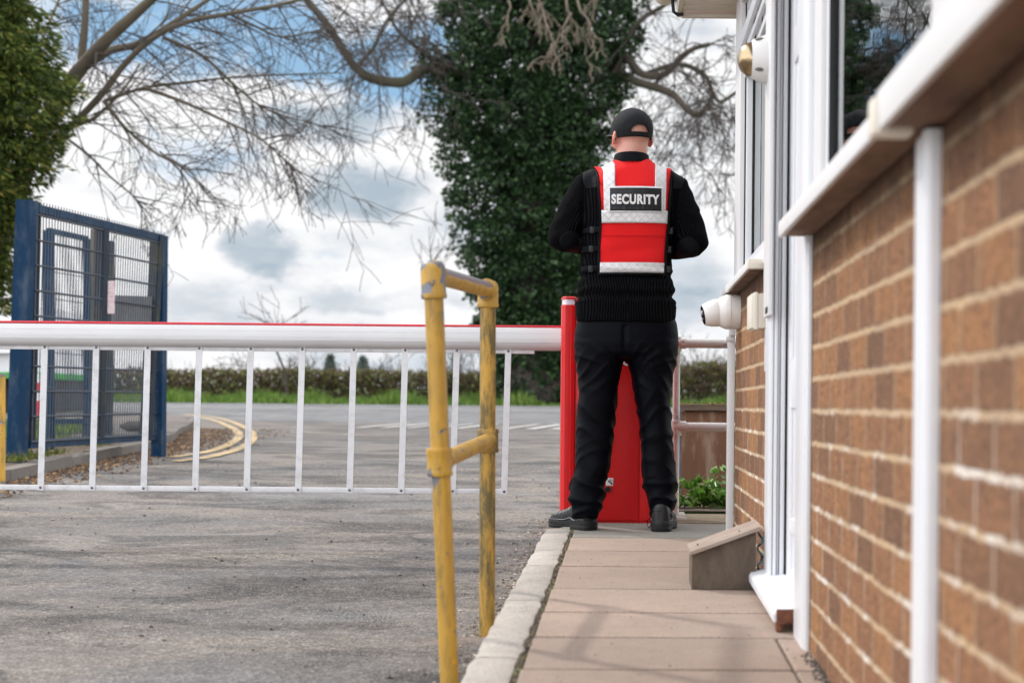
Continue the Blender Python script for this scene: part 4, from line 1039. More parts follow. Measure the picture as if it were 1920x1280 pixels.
mb.build('pillar', M['red'], cab, 30)
m, n, b = new_mat('light_band'); b.inputs['Base Color'].default_value = (0.72, 0.60, 0.66, 1); b.inputs['Roughness'].default_value = .2
g_ = n.add('ShaderNodeTexVoronoi', {'Vector': n.scale(wpos(n), (1, 1, 1)), 'Scale': 60.0}).outputs['Distance']
n.l.new(n.mix(n.ramp(g_, [(0, 1.0), (.3, 0.0)]), (0.70, 0.58, 0.66), (0.85, 0.50, 0.58)), b.inputs['Base Color'])
mb = MB(); prof2 = [(x+(.003 if x < cx0+.03 else -.003), y+.003) for x, y in prof]
mb.rings([[Vector((x, y, z)) for x, y in prof2] for z in (ztop-.037, ztop-.011)]); mb.build('light_band', m, cab, 30)
# stickers, lock, plinth
def plate(name, px, py, w_, h_, y, m, parent, dy=.002, bev=.0008):
    c = P(px, py, y); return MB().box((c.x-w_/2, y, c.z-h_/2), (c.x+w_/2, y+dy, c.z+h_/2), bev).build(name, m, parent, 30)
M['sticker'] = mat('white_sticker', (0.75, 0.75, 0.75), None, 4, .4)
plate('sticker', 1143, 903, .032, .034, 7.6565, M['sticker'], cab)
c = P(1144, 904, 7.656); mb = MB(); mb.tube([(c.x-.010, 7.6555, c.z+.006), (c.x, 7.6555, c.z+.002), (c.x+.009, 7.6555, c.z-.008)], .0028, 8)
mb.box((c.x-.006, 7.6545, c.z+.010), (c.x+.008, 7.6560, c.z+.013)); mb.build('sticker_mark', M['black'], cab)
c = P(1139, 917, 7.65); MB().lathe((c.x, 7.658, c.z), (0, -1, 0), [(0, .013), (.010, .013), (.013, .010), (.013, 0)], 20).build('lock', M['black'], cab, 40)
# white round letter mark seen between the legs
c = P(1176, 677, 7.656); mb = MB()
mb.tube([Vector((c.x+.015*math.cos(t), 7.6575, c.z+.016*math.sin(t))) for t in [R(a) for a in range(40, 330, 12)]], .0045, 8)
mb.build('logo_letter', M['sticker'], cab)
def font_mesh(txt, size, sx=1.0, off=0.0, extrude=.001, spacing=1.0):
    cu = bpy.data.curves.new('t', 'FONT'); cu.body = txt; cu.size = size; cu.offset = off; cu.extrude = extrude; cu.align_x = 'CENTER'; cu.align_y = 'CENTER'; cu.space_character = spacing
    cu.resolution_u = 6
    o = bpy.data.objects.new('t', cu); C.objects.link(o)
    dg = bpy.context.evaluated_depsgraph_get(); me = bpy.data.meshes.new_from_object(o.evaluated_get(dg)); bpy.data.objects.remove(o)
    for v in me.vertices: v.co.x *= sx
    return me

# arm
mb = MB(); x0 = -4.05; x1 = cx0+.05
za = P(1050, 636, YA).z; prof = []
prof = [(-.050, .030), (-.046, .044), (-.034, .050), (.034, .050), (.046, .044), (.050, .030)]
prof += [(.050*math.cos(a), -.006+.045*math.sin(a)*1.0) for a in [-R(i*180/14) for i in range(15)]]
def xr_(x): return za
rs = []
for i in range(9):
    x = x0+(x1-x0)*i/8; sag = .004*(1-i/8)**2
    rs.append([Vector((x, YA+y*.92, za+z-sag)) for y, z in prof])
mb.rings(rs)
for zz in (.024, .0, -.016): mb.tube([(x0, YA-.0455, za+zz), (x1, YA-.0455, za+zz)], .0012, 6)
arm = mb.build('arm', M['alu'], bg_, 35)
mb = MB(); mb.box((x0, YA-.034, za+.050), (x1, YA+.034, za+.059), .003); mb.build('red_strip', M['strip_red'], arm, 40)
# skirt
mb = MB(); sk = MB()
zt0 = P(600, 654.5, YA).z; zb0 = P(600, 918, YA).z; xe = P(1002, 660, YA).x; xeb = P(948, 920, YA).x
lean = -.012
mb.box((x0+.1, YA-.010, zt0-.012), (xe, YA+.010, zt0+.012), .0015)
tr_ = mb.build('skirt_top_rail', M['alu2'], bg_, 30)
mb = MB(); mb.box((x0+.08, YA-.010, zb0-.0115), (xeb+.003, YA+.008, zb0+.0115), .0015); mb.build('skirt_bottom_rail', M['alu2'], bg_, 30)
i = 0
for k in range(14):
    px = 952-96.4*k
    a = P(px+1.5, 655, YA); b_ = P(px-6.5, 920, YA)
    if a.x < x0+.12: break
    a.z = zt0+.011; b_.z = zb0-.011
    w_ = .0135; v = []
    for (c_, ww) in ((a, w_), (b_, w_)):
        for dx, dy in ((-ww, -.016), (ww, -.016), (ww, -.0105), (-ww, -.0105)): v.append(Vector((c_.x+dx, YA+dy, c_.z)))
    q = MB(); q._add(v, [(0, 3, 2, 1), (4, 5, 6, 7), (0, 1, 5, 4), (1, 2, 6, 5), (2, 3, 7, 6), (3, 0, 4, 7)])
    bar = q.build('skirt_bar', M['alu2'], bg_)
    for c_, d_ in ((a, -.012), (b_, .012)):
        MB().lathe((c_.x, YA-.0158, c_.z+d_), (0, -1, 0), [(0, .0062), (.003, .0058), (.0042, .003), (.0042, 0)], 12).build('bolt', M['steel'], bar, 60)
    q = MB(); q.box((a.x+.10, YA-.012, zt0+.012), (a.x+.125, YA+.012, za-.040), .002)
    if k % 2 == 0: q.build('hanger', M['alu2'], bg_)
mb = MB(); mb.box((x0+.1, YA-.003, zt0+.0125), (xe-.01, YA+.003, zt0+.020)); mb.build('hanging_channel', M['alu'], bg_)

# white pipe railing behind, right
M['wpipe'] = upvc('white_pipe_paint', (0.56, 0.55, 0.53), (0.16, 0.12, 0.09), 0.8, 0.54, 0.5, 26, (.35, 1, 1))
yw = 8.1
wr = thing('pipe_fence', 'grimy white two rail pipe fence between the cabinet and the gatehouse', 'fence', P(1268, 985, yw))
pt, pbm = P(1269, 643, yw), P(1266, 985, yw)
MB().tube([pbm, pt], .0165, 18).build('post', M['wpipe'], wr, 60)
for nm, py in (('top_rail', 643), ('lower_rail', 800)):
    a = P(1268, py, yw); MB().tube([a, a+Vector((1.2, 0, 0))], .0215 if py > 700 else .0225, 18).build(nm, M['wpipe'], wr, 60)
    q = MB(); q.lathe(a, (1, 0, 0), [(-.012, .012), (-.011, .027), (.045, .027), (.0455, .021)], 20); q.lathe(a, (0, 0, 1), [(-.04, .017), (-.039, .025), (.028, .025), (.030, .012)], 20)
    if py < 700: q.lathe(a+Vector((.03, -.026, 0)), (0, -1, 0), [(0, .012), (.004, .012), (.004, .006), (.001, .005)], 14)
    q.build('fitting', M['wpipe'], wr, 50)
mb = MB(); a = P(1273, 900, 8.75); b_ = P(1273, 764, 8.75); mb.tube([a-Vector((0, 0, .1)), b_], .009, 10)
tag(mb.build('blue_pole', mat('blue_paint', (0.02, 0.08, 0.22), (0.015, 0.05, 0.14), 10, .5), smooth=60), 'thin blue rod standing against the left end of the planter', 'pole')

# planter
yq = 9.35; pl = thing('planter', 'brown weathered wooden planter box behind the white pipe fence', 'planter', (.75, yq, pz(9)))
M['plank'] = mat('old_plywood', (0.15, 0.065, 0.032), (0.10, 0.052, 0.022), 7, .8, .6, 70, stretch=(1, 1, .2), dirt=(0.30, 0.23, 0.17), dscale=16, damt=.65)
xl = P(1273, 800, yq).x; z1 = P(1300, 757, yq).z; z0 = P(1300, 900, yq).z
bx('panel', (xl, yq, z0-.15), (xl+1.3, yq+.03, z1-.04), M['plank'], pl)
bx('side', (xl, yq+.03, z0-.15), (xl+.03, yq+.6, z1-.04), M['plank'], pl)
bx('cap', (xl-.02, yq-.02, z1-.036), (xl+1.3, yq+.06, z1), mat('mossy_plank', (0.17, 0.12, 0.085), (0.09, 0.06, 0.045), 12, .9, .8, 60, stretch=(.3, 1, 1), dirt=(0.10, 0.09, 0.02), dscale=18, damt=.7), pl, .004)
bx('soil', (xl+.03, yq+.05, z1-.12), (xl+1.3, yq+.6, z1-.02), M['soil'], pl)
M['moss'] = leaf_mat('moss', [(0, (0.10, 0.07, 0.02)), (.5, (0.12, 0.12, 0.02)), (1, (0.3, 0.28, 0.1))], .9, .1, .2)
gq = np.random.default_rng(8); n_ = 900
cen = np.stack([gq.uniform(xl, xl+1.2, n_), gq.uniform(yq-.02, yq+.05, n_), np.full(n_, z1-.002)], 1)
k_ = np.array([noise.noise(Vector((a[0]*16, 3, 1))) > -.1 for a in cen]); cen = cen[k_]
mo = link('moss', leaf_mesh('moss', cen, .014, .7, -.8, 3), M['moss'], pl); mo['kind'] = 'stuff'
# stone and bed between
mb = MB(); mb.box((.17, 7.67, -.05), (1.2, 8.36, pz(8)-.004), .008)
tag(mb.build('rear_slab', mat('mossy_slab', (0.17, 0.125, 0.08), (0.10, 0.09, 0.05), 8, .95, .8, 40, stretch=(.4, 1, 1), dirt=(0.26, 0.2, 0.13), dscale=14, damt=.6)), kind='structure')
strip('soil_bed', lambda y: .05, lambda y: 2.5, .143, M['soil'], [8.3, 9.0, 10.2])
M['weed'] = leaf_mat('weed_leaf', [(0, (0.05, 0.13, 0.02)), (.5, (0.10, 0.24, 0.03)), (.85, (0.20, 0.36, 0.05)), (1, (0.42, 0.5, 0.25))], .35, .6, .35)
def weed(px, y, h, seed, label):
    rr = random.Random(seed); g2 = np.random.default_rng(seed)
    c = P(px, 940, y); c.z = pz(8)-.004 if y < 8.36 else zr(y)+.143
    t = thing('leafy_weed', label, 'plant', c, 'weeds by the planter'); st = MB(); cen = []; dirs = []
    for s in range(4):
        a = rr.uniform(0, 6.3); hh = h*rr.uniform(.5, 1.05); d = Vector((math.cos(a)*.3, math.sin(a)*.3, 1)).normalized()
        pts = [c+d*hh*i/6+Vector((math.cos(a), math.sin(a), 0))*.02 for i in range(7)]; st.tube(pts, .0018, 4, False)
        for i in range(2, 7):
            for q in range(2+(i == 6)*5):
                b2 = rr.uniform(0, 6.3); cen.append(pts[i]); dirs.append((math.cos(b2)*1.0, math.sin(b2)*1.0, .5 if i < 6 else .9))
    for q in range(34):
        a = rr.uniform(0, 6.3); r_ = rr.uniform(0, .075); cen.append(c+Vector((math.cos(a)*r_, math.sin(a)*r_*.8, rr.uniform(0.0, .04)))); dirs.append((rr.gauss(0, 1), rr.gauss(0, 1), .9))
    st.build('stem', M['weed'], t); dirs = np.array(dirs)
    link('leaves', leaf_mesh('leaves', np.array([tuple(x) for x in cen]), .046, .66, -.1, seed, dirs), M['weed'], t)
for i, (px, y, h, lab) in enumerate(((1276, 8.47, .16, 'leafy green weed nearest the white fence post, partly behind the guard'), (1303, 8.5, .12, 'low spreading green weed second from the fence post'), (1326, 8.55, .17, 'tallest upright green weed in the middle of the bed'), (1346, 8.5, .09, 'small low green weed right of the tallest one'), (1362, 8.52, .17, 'green weed tucked against the gatehouse downpipe'))):
    weed(px, y, h, 50+i, lab)

# ================================================================== LEFT SIDE: mesh gate and things behind it
m = mat('blue_steel', (0.003, 0.027, 0.068), (0.003, 0.021, 0.052), 4, .6, .2, 40, stretch=(1, 1, .4), dirt=(0.16, 0.18, 0.20), dscale=5, damt=.25, spec=.12); M['blue'] = m
M['blue_grimy'] = mat('grimy_blue_steel', (0.012, 0.024, 0.045), (0.018, 0.021, 0.026), 3, .6, .2, 40, dirt=(0.06, 0.055, 0.02), dscale=4, damt=.8, spec=.15)
M['mesh'] = mat('gate_mesh', (0.03, 0.04, 0.06), (0.025, 0.03, 0.04), 6, .5)
tl_, trr, bl2, brr = P(61, 386, 13.3), P(303, 444, 15.6), P(50, 840, 13.3), P(287, 824, 15.6)
gt = thing('mesh_gate', 'open blue steel mesh gate with two square posts on the verge', 'gate', P(33, 848, 13.2))
def sq(a, b, w_, m, name, parent, d=None):
    """square bar from a to b"""
    ax = (b-a).normalized(); u = (trr-tl_).cross(Vector((0, 0, 1))).normalized(); s = ax.cross(u).normalized(); u = s.cross(ax)
    h = w_/2; d = (d or w_)/2; r0 = [a+s*i*h+u*j*d for i, j in ((-1, -1), (1, -1), (1, 1), (-1, 1))]; r1 = [p+(b-a) for p in r0]
    return MB().rings([r0, r1]).build(name, m, parent)
sq(P(31, 850, 13.2)-Vector((0, 0, .1)), P(50, 376, 13.2), .115, M['blue'], 'post', gt)
sq(P(297, 862, 15.62)-Vector((0, 0, .1)), P(301, 442, 15.62), .10, M['blue'], 'post', gt)
def bil(u, v): return (tl_.lerp(trr, u)).lerp(bl2.lerp(brr, u), v)
sq(bil(0, .008), bil(1, .008), .06, M['blue'], 'frame_rail', gt); sq(bil(0, .985), bil(1, .985), .06, M['blue'], 'frame_rail', gt)
sq(bil(.03, 0), bil(.03, 1), .05, M['blue_grimy'], 'frame_stile', gt); sq(bil(.965, 0), bil(.93, 1), .09, M['blue_grimy'], 'frame_stile', gt)
sq(bil(.50, .03), bil(.52, .97), .085, M['blue_grimy'], 'frame_stile', gt)
mb = MB(); off = (trr-tl_).cross(Vector((0, 0, 1))).normalized()*.03
if off.y > 0: off = -off
for i in range(50):
    u = (i+.5)/50; mb.tube([bil(u, -.02)+off, bil(u, 1.0)+off], .0042, 4, False)
for j in range(10):
    v = (j+.35)/9.6
    if v < 1: mb.tube([bil(0, v)+off*1.15, bil(1, v)+off*1.15], .0085, 4, False)
mb.build('mesh_panel', M['mesh'], gt)
c = bil(.53, .33)+off*1.6
MB().box(c-Vector((.055, .004, .145)), c+Vector((.045, .004, .125)), .001).build('notice', mat('faded_notice', (0.75, 0.72, 0.72), (0.7, 0.4, 0.42), 30, .5, stretch=(1, 1, 2)), gt)
a = bil(.60, .32)+off*.2; b_ = bil(.93, .30)+off*.2; dz = Vector((0, 0, -.27))
MB().prism([a, b_, b_+dz, a+dz*1.05], -off*.4).build('grey_plate', mat('grey_plate', (0.16, 0.16, 0.17), (0.12, 0.12, 0.13), 6, .6), gt)
# second, smaller gate leaf behind
g2_ = thing('side_gate', 'smaller dark blue steel gate frame standing behind the open mesh gate', 'gate', P(91, 835, 17.3))
q = [P(91, 432, 17.3), P(163, 448, 17.9), P(163, 836, 17.9), P(91, 838, 17.3)]
sq(q[3]-Vector((0, 0, .1)), q[0], .085, M['blue'], 'post', g2_); sq(q[2]-Vector((0, 0, .1)), q[1], .06, M['blue'], 'post', g2_); sq(q[0], q[1], .05, M['blue'], 'frame_rail', g2_)
sq(q[3].lerp(q[0], .12), q[2].lerp(q[1], .12), .05, M['blue'], 'frame_rail', g2_)
mb = MB()
for i in range(16): u = (i+.5)/16; mb.tube([q[0].lerp(q[1], u), q[3].lerp(q[2], u)+Vector((0, 0, .2))], .003, 4, False)
for j in range(8): v = (j+.5)/8; mb.tube([q[0].lerp(q[3], v), q[1].lerp(q[2], v)], .0045, 4, False)
mb.build('mesh_panel', M['mesh'], g2_)
# square dark steel post and hoop
mb = MB(); a = P(199, 832, 17); b_ = P(205, 452, 17); mb.box((a.x-.055, 16.95, a.z-.1), (a.x+.055, 17.05, b_.z), .004)
tag(mb.build('steel_post', M['blue_grimy']), 'tall square dark blue steel post right of the dark tree trunk', 'post')
mb = MB(); a = P(86, 862, 14.6); b_ = P(98, 862, 15.2)
mb.tube([a-Vector((0, 0, .1)), P(86, 735, 14.6), P(88, 728, 14.7), P(96, 728, 15.1), P(98, 735, 15.2), b_-Vector((0, 0, .1))], .02, 10)
tag(mb.build('pipe_hoop', M['blue'], smooth=60), 'small blue pipe hoop on the verge under the mesh gate', 'hoop')
# white and green kiosk far left with red and white poles
kz = zr(34); ks = thing('kiosk', 'low white building with a green band glimpsed through the gate at far left', 'building', (P(10, 760, 34).x, 34, kz))
a = P(-160, 575, 34); b_ = P(84, 698, 34)
bx('wall', (a.x, 34, b_.z), (b_.x, 37, a.z), mat('white_cladding', (0.62, 0.62, 0.64), (0.55, 0.55, 0.57), 1, .6, .6, 3, stretch=(12, 1, .01)), ks)
bx('green_band', (a.x-.02, 33.95, b_.z-.12), (b_.x+.02, 37, b_.z), mat('green_band', (0.03, 0.30, 0.05), None, 4, .5), ks)
bx('shaded_opening', (a.x, 34.5, kz), (b_.x-.05, 36.8, b_.z-.12), M['room'], ks)  # dark block stands in for the shade inside the opening
c0 = P(-40, 585, 33.9); c1 = P(26, 662, 33.9)
sg = thing('wall_sign', 'red and white sign fixed to the white building at the far left edge', 'sign', ((c0.x+c1.x)/2, 33.9, c1.z))
bx('board', (c0.x, 33.86, c1.z), (c1.x, 33.93, c0.z), mat('sign_white', (0.8, 0.8, 0.8), None, 4, .5), sg)
bx('red_field', (c0.x, 33.84, c1.z+.12), (c1.x-.08, 33.858, c0.z-.22), mat('sign_red', (0.55, 0.06, 0.05), None, 4, .5), sg)
for i, px in enumerate((56, 74)):
    a = P(px, 768, 31); b_ = P(px-3, 700, 31); t = thing('striped_pole', 'left of two red and white striped poles behind the gate' if i == 0 else 'right of two red and white striped poles behind the gate', 'pole', (a.x, 31, zr(31)), 'striped poles')
    for k in range(4):
        p0, p1 = a.lerp(b_, k/4), a.lerp(b_, (k+1)/4)
        if k == 0: p0 = Vector((p0.x, 31, zr(31)+.05))
        MB().tube([p0, p1], .04, 10).build('stripe', M['strip_red'] if k % 2 == 0 else M['sticker'], t, 60)
# dark stone on the footway
p = P(258, 806, 21); mb = MB(); mb.sphere((p.x, 21, zr(21)+.15), .12, 10, (1.8, 1, .5)); me = mb.mesh(); displace(me, lambda c: noise.noise(Vector(c)*9)*.04)
tag(link('stone', me, M['chip'], smooth=30), 'dark lump of stone on the brown footway behind the mesh gate', 'stone')

# ================================================================== THE GUARD
YM = 7.35; U = YM/F
root = thing('person', 'guard seen from behind in black cap, black ribbed jumper, red vest and black trousers', 'person', (P(1172, 990, YM).x, YM, pz(YM)))
def Q(px, py, dy=0.0):
    p = P(px, py, YM); p.y = YM+dy; return p
def ring(cx, cz, hx, yb_, yf_, e=2.5, n=40, tilt=0.0):
    """superellipse ring: centre, half width, depth to back and front"""
    out = []
    for j in range(n):
        a = 2*math.pi*j/n; c, s = math.cos(a), math.sin(a)
        x = math.copysign(abs(c)**(2/e), c)*hx; y = math.copysign(abs(s)**(2/e), s); y *= (yf_ if y > 0 else yb_)
        out.append(Vector((cx+x, YM+y, cz+tilt*x)))
    return out
def rows(tab, e=2.5, dyc=0.0):
    rs = []
    for (py, xl, xr, b, f) in tab:
        a, c = Q(xl, py), Q(xr, py); m_ = (a+c)/2
        r = ring(m_.x, m_.z, (c.x-a.x)/2, b, f, e)
        rs.append([v+Vector((0, dyc, 0)) for v in r])
    return rs
def capsule(mb, pts, rad, n=20):
    """tube with rounded ends"""
    pts = [Vector(p) for p in pts]; a = (pts[0]-pts[1]).normalized(); b = (pts[-1]-pts[-2]).normalized()
    P_, R_ = [], []
    for t in (1.0, .85, .5): P_.append(pts[0]+a*rad[0]*t*.98); R_.append(rad[0]*math.sqrt(max(1-t*t, .0004)))
    P_ += pts; R_ += list(rad)
    for t in (.5, .85, 1.0): P_.append(pts[-1]+b*rad[-1]*t*.98); R_.append(rad[-1]*math.sqrt(max(1-t*t, .0004)))
    mb.tube(P_, R_, n)

SK = {}
ls, le, lw = Q(1103, 351, .0), Q(1055, 444, -.02), Q(1128, 452, .25)
rsd, re_, rw = Q(1260, 355, .0), Q(1300, 453, -.02), Q(1236, 462, .25)
torso_tab = [(606, 1081, 1266, .135, .155), (590, 1079, 1267, .140, .16), (565, 1082, 1264, .140, .16), (545, 1085, 1261, .135, .155), (520, 1085, 1261, .13, .15), (480, 1089, 1259, .125, .145), (430, 1092, 1262, .13, .14), (385, 1092, 1268, .135, .135), (360, 1096, 1266, .132, .125), (342, 1104, 1260, .12, .118), (329, 1117, 1250, .105, .105), (319, 1132, 1238, .088, .092), (311, 1146, 1225, .074, .08), (303, 1152, 1218, .064, .07)]
def torso(mb, inset=0.0):
    tb = [(py, xl+inset, xr-inset, b-inset*U, f-inset*U) for py, xl, xr, b, f in torso_tab]
    mb.rings(rows(tb, 2.6))

# ---- body (skin): one continuous surface
mb = MB(); torso(mb, 9)
for a, b, c in ((ls, le, lw), (rsd, re_, rw)):
    capsule(mb, [a, a.lerp(b, .5), b], [.052, .048, .042]); capsule(mb, [b, b.lerp(c, .4), c], [.042, .040, .027])
hipL, hipR = Q(1128, 620, 0), Q(1218, 620, 0); knL, knR = Q(1118, 790, .01), Q(1232, 790, .01); anL, anR = Q(1100, 962, -.03), Q(1243, 964, -.04)
for h_, k_, a_ in ((hipL, knL, anL), (hipR, knR, anR)):
    capsule(mb, [h_, h_.lerp(k_, .5), k_], [.088, .075, .056]); capsule(mb, [k_, k_.lerp(a_, .35), a_], [.056, .054, .036])
capsule(mb, [Q(1140, 605), Q(1205, 605)], [.10, .10])
# head
YAW = R(27); HC = Q(1184, 245, .012)
HR = Matrix.Translation(HC) @ Matrix.Rotation(YAW, 4, 'Z')
def H(x, y, z): return HR @ Vector((x, y, z))
def hs(c, r, sc, n=20): mb.sphere(H(*c), r, n, sc, HR.to_3x3())
hs((0, 0, .0), .078, (1.0, 1.22, 1.10)); hs((0, -.012, -.012), .072, (1.02, 1.18, 1.0))
hs((0, .035, -.062), .052, (.98, 1.0, 1.05)); hs((0, .062, -.088), .022, (1.2, 1, .8))
hs((-.062, .02, -.05), .022, (.6, 1.4, 1.3)); hs((.062, .02, -.05), .022, (.6, 1.4, 1.3))
capsule(mb, [H(0, -.02, -.05), Q(1185, 290, -.004), Q(1184, 318, -.006)], [.060, .063, .07], 28)
mb.tube([H(0, .088, -.012), H(0, .104, -.034), H(0, .108, -.042)], [.007, .012, .012], 10)    # nose
hs((0, .088, -.066), .016, (1.5, .7, .45))                                                     # lips
hs((0, .086, .006), .02, (2.2, .5, .5))                                                        # brow
for s in (-1, 1):                                                                              # ears
    em = HR @ Matrix.Translation((s*.083, -.006, -.034)) @ Matrix.Rotation(s*R(28), 4, 'Z') @ Matrix.Rotation(s*R(-8), 4, 'Y')
    mb.sphere(em.to_translation(), .03, 16, (.30, .62, 1.05), em.to_3x3())
# hands: palm, four fingers, thumb, loosely closed in front of the belly
def hand(w_, fwd, inn, upv):
    fwd = fwd.normalized(); inn = (inn-fwd*inn.dot(fwd)).normalized(); up = fwd.cross(inn).normalized()
    if up.dot(upv) < 0: up = -up
    c = w_+fwd*.05
    m3 = Matrix((inn, fwd, up)).transposed()
    mb.sphere(c, .04, 14, (.42, 1.1, .98), m3)
    for i, L in enumerate((.070, .078, .072, .056)):
        b = c+fwd*.036+up*(.030-.020*i)
        p1 = b+fwd*L*.45+inn*L*.12; p2 = p1+fwd*L*.22+inn*L*.30; p3 = p2+inn*L*.26-fwd*L*.06
        capsule(mb, [b, p1, p2, p3], [.0088, .0085, .0078, .007], 10)
    b = c-fwd*.012+up*.036; capsule(mb, [b, b+up*.018+fwd*.026+inn*.012, b+up*.016+fwd*.052+inn*.022], [.012, .0105, .009], 10)
hand(lw, Vector((.75, .6, .02)), Vector((.5, -.6, 0)), Vector((0, 0, 1))); hand(rw, Vector((-.75, .6, .02)), Vector((-.5, -.6, 0)), Vector((0, 0, 1)))
bme = fuse(mb, .0055, 3, .5)
m, n, b = new_mat('skin'); v = wpos(n)
c_ = n.mix(n.ramp(n.noise(v, 18, 5, .6), [(.35, 0), (.7, 1)]), (0.52, 0.27, 0.20), (0.58, 0.25, 0.19))
stub = n.ramp(n.noise(v, 900, 2, .5), [(.45, 0), (.62, .35)])
hz = n.add('ShaderNodeMapRange', {'Value': n.add('ShaderNodeSeparateXYZ', {0: v}).outputs[2], 'From Min': Q(0, 292).z, 'From Max': Q(0, 268).z}).outputs[0]
c_ = n.mix(n.math('MULTIPLY', stub, hz), c_, (0.25, 0.16, 0.13))
off_ = n.math('ABSOLUTE', n.math('SUBTRACT', n.add('ShaderNodeSeparateXYZ', {0: v}).outputs[0], HC.x))
c_ = n.mix(n.math('MULTIPLY', n.add('ShaderNodeMapRange', {'Value': off_, 'From Min': .066, 'From Max': .08}).outputs[0], n.add('ShaderNodeMapRange', {'Value': n.add('ShaderNodeSeparateXYZ', {0: v}).outputs[2], 'From Min': HC.z-.10, 'From Max': HC.z-.07}).outputs[0]), c_, (0.55, 0.13, 0.085))
n.l.new(c_, b.inputs['Base Color']); b.inputs['Roughness'].default_value = .5; b.inputs['Subsurface Weight'].default_value = .12; b.inputs['Subsurface Radius'].default_value = (.02, .008, .004)
b.inputs['Subsurface Scale'].default_value = .5
n.l.new(n.add('ShaderNodeBump', {'Height': n.noise(v, 350, 4), 'Strength': .25, 'Distance': .0015}).outputs[0], b.inputs['Normal'])
link('body', bme, m, root, 180)
# eyes
for s in (-1, 1):
    e = MB().sphere(H(s*.031, .079, -.012), .012, 14).build('eye', M['sticker'], root, 180)
    MB().sphere(H(s*.031, .0885, -.012), .0045, 10).build('iris', M['black'], e, 180)

# ---- cloth materials
def knit(name, per, amp):
    m, n, b = new_mat(name); v = wpos(n)
    sp = n.add('ShaderNodeSeparateXYZ', {0: v}); X, Y, Z = sp.outputs
    cx = Q(1178, 450).x
    ax = n.math('ABSOLUTE', n.math('SUBTRACT', X, cx))
    arm = n.add('ShaderNodeMapRange', {'Value': ax, 'From Min': .185, 'From Max': .205}).outputs[0]
    # on the sleeves the ribs run down and outward with the arm
    xa = n.math('ADD', ax, n.math('MULTIPLY', Z, .42))
    xa = n.math('ADD', xa, n.math('MULTIPLY', Y, .6))
    xt = n.math('ADD', ax, n.math('MULTIPLY', Y, -.35))
    u = n.math('ADD', n.math('MULTIPLY', xa, arm), n.math('MULTIPLY', xt, n.math('SUBTRACT', 1.0, arm)))
    u = n.math('ADD', u, n.math('MULTIPLY', n.noise(v, 9, 2), .012))
    rib = n.math('SINE', n.math('MULTIPLY', u, 6.2832/per))
    st = n.math('SINE', n.math('MULTIPLY', Z, 6.2832/.006))
    h = n.math('ADD', rib, n.math('MULTIPLY', st, .15)); h = n.math('ADD', h, n.math('MULTIPLY', n.noise(v, 300, 3), .5))
    col = n.mix(n.ramp(rib, [(0.0, 0), (.9, 1)]), (0.0015, 0.0015, 0.002), (0.0075, 0.0075, 0.0095))
    n.l.new(col, b.inputs['Base Color']); b.inputs['Roughness'].default_value = .95; b.inputs['Specular IOR Level'].default_value = .05
    b.inputs['Sheen Weight'].default_value = .0; b.inputs['Sheen Roughness'].default_value = .4
    n.l.new(n.add('ShaderNodeBump', {'Height': h, 'Strength': amp, 'Distance': .0035}).outputs[0], b.inputs['Normal']); return m
M['knit'] = knit('black_knit', .0105, .8); M['knit_hem'] = knit('black_hem_knit', .011, 1.0)
M['cloth'] = mat('black_cloth', (0.003, 0.003, 0.0045), (0.0045, 0.005, 0.0065), 30, .75, .3, 260, spec=.1)
M['nylon'] = mat('trouser_cloth', (0.0012, 0.0015, 0.003), (0.002, 0.0024, 0.0045), 12, .42, .12, 500, spec=.05)

# ---- jumper
mb = MB(); torso(mb)
capsule(mb, [Q(1116, 344, 0), ls, ls.lerp(le, .5)+Vector((-.004, 0, 0)), le], [.062, .071, .070, .063], 28)
capsule(mb, [le, le.lerp(lw, .5), lw], [.062, .056, .040], 28)
capsule(mb, [Q(1248, 347, 0), rsd, rsd.lerp(re_, .5)+Vector((.006, 0, 0)), re_], [.062, .071, .070, .065], 28)
capsule(mb, [re_, re_.lerp(rw, .5), rw], [.064, .058, .040], 28)
jm = fuse(mb, .0065, 7, .6)
zhem, zw = Q(0, 606).z, Q(0, 520).z
def jf(c):
    v = Vector(c); px = c[0]/U+VX; py = VY-(c[2]-CZ)/U
    d = .0035*noise.noise(v*9)+.0025*noise.noise(Vector((v.x*8, v.y*8, v.z*26)))
    # bulge of the ribbed waist over the belt, creases at the elbows and armpits
    if abs(px-1175) < 100 and py > 500:
        t = (py-500)/106
        d += .010*math.exp(-((py-540)/13)**2)-.006*math.exp(-((py-522)/8)**2)+.007*math.exp(-((py-574)/14)**2)-.005*math.exp(-((py-557)/6)**2)+.003*math.sin(c[2]*150+6*noise.noise(v*5))*(py < 575)
    if py > 395 and py < 480 and abs(px-1178) > 80:
        d += .0020*math.sin((c[2]*1.0+abs(c[0]-.03)*.8)*80+3.5*noise.noise(v*6))
    if py < 395 and abs(px-1178) > 70: d += .0012*math.sin((c[2]-abs(c[0])*.9)*70+4*noise.noise(v*5))
    # ribs as real relief
    return d
displace(jm, jf)
jumper = link('jumper', jm, M['knit'], root, 180)
# collar
mb = MB(); cc_ = Q(1184, 302, -.006)
rs = []
for dz, rx, ry in ((-.018, .078, .084), (-.008, .0775, .083), (.004, .0755, .080), (.014, .0735, .077), (.021, .0715, .075), (.0235, .069, .072), (.021, .0665, .0695), (.004, .066, .069)):
    rs.append([cc_+Vector((rx*math.cos(a), ry*math.sin(a), dz+.010*(math.sin(a) < 0)*-math.sin(a)*.6)) for a in [2*math.pi*j/48 for j in range(48)]])
mb.rings(rs, False); mb.build('collar', M['cloth'], jumper, 180)

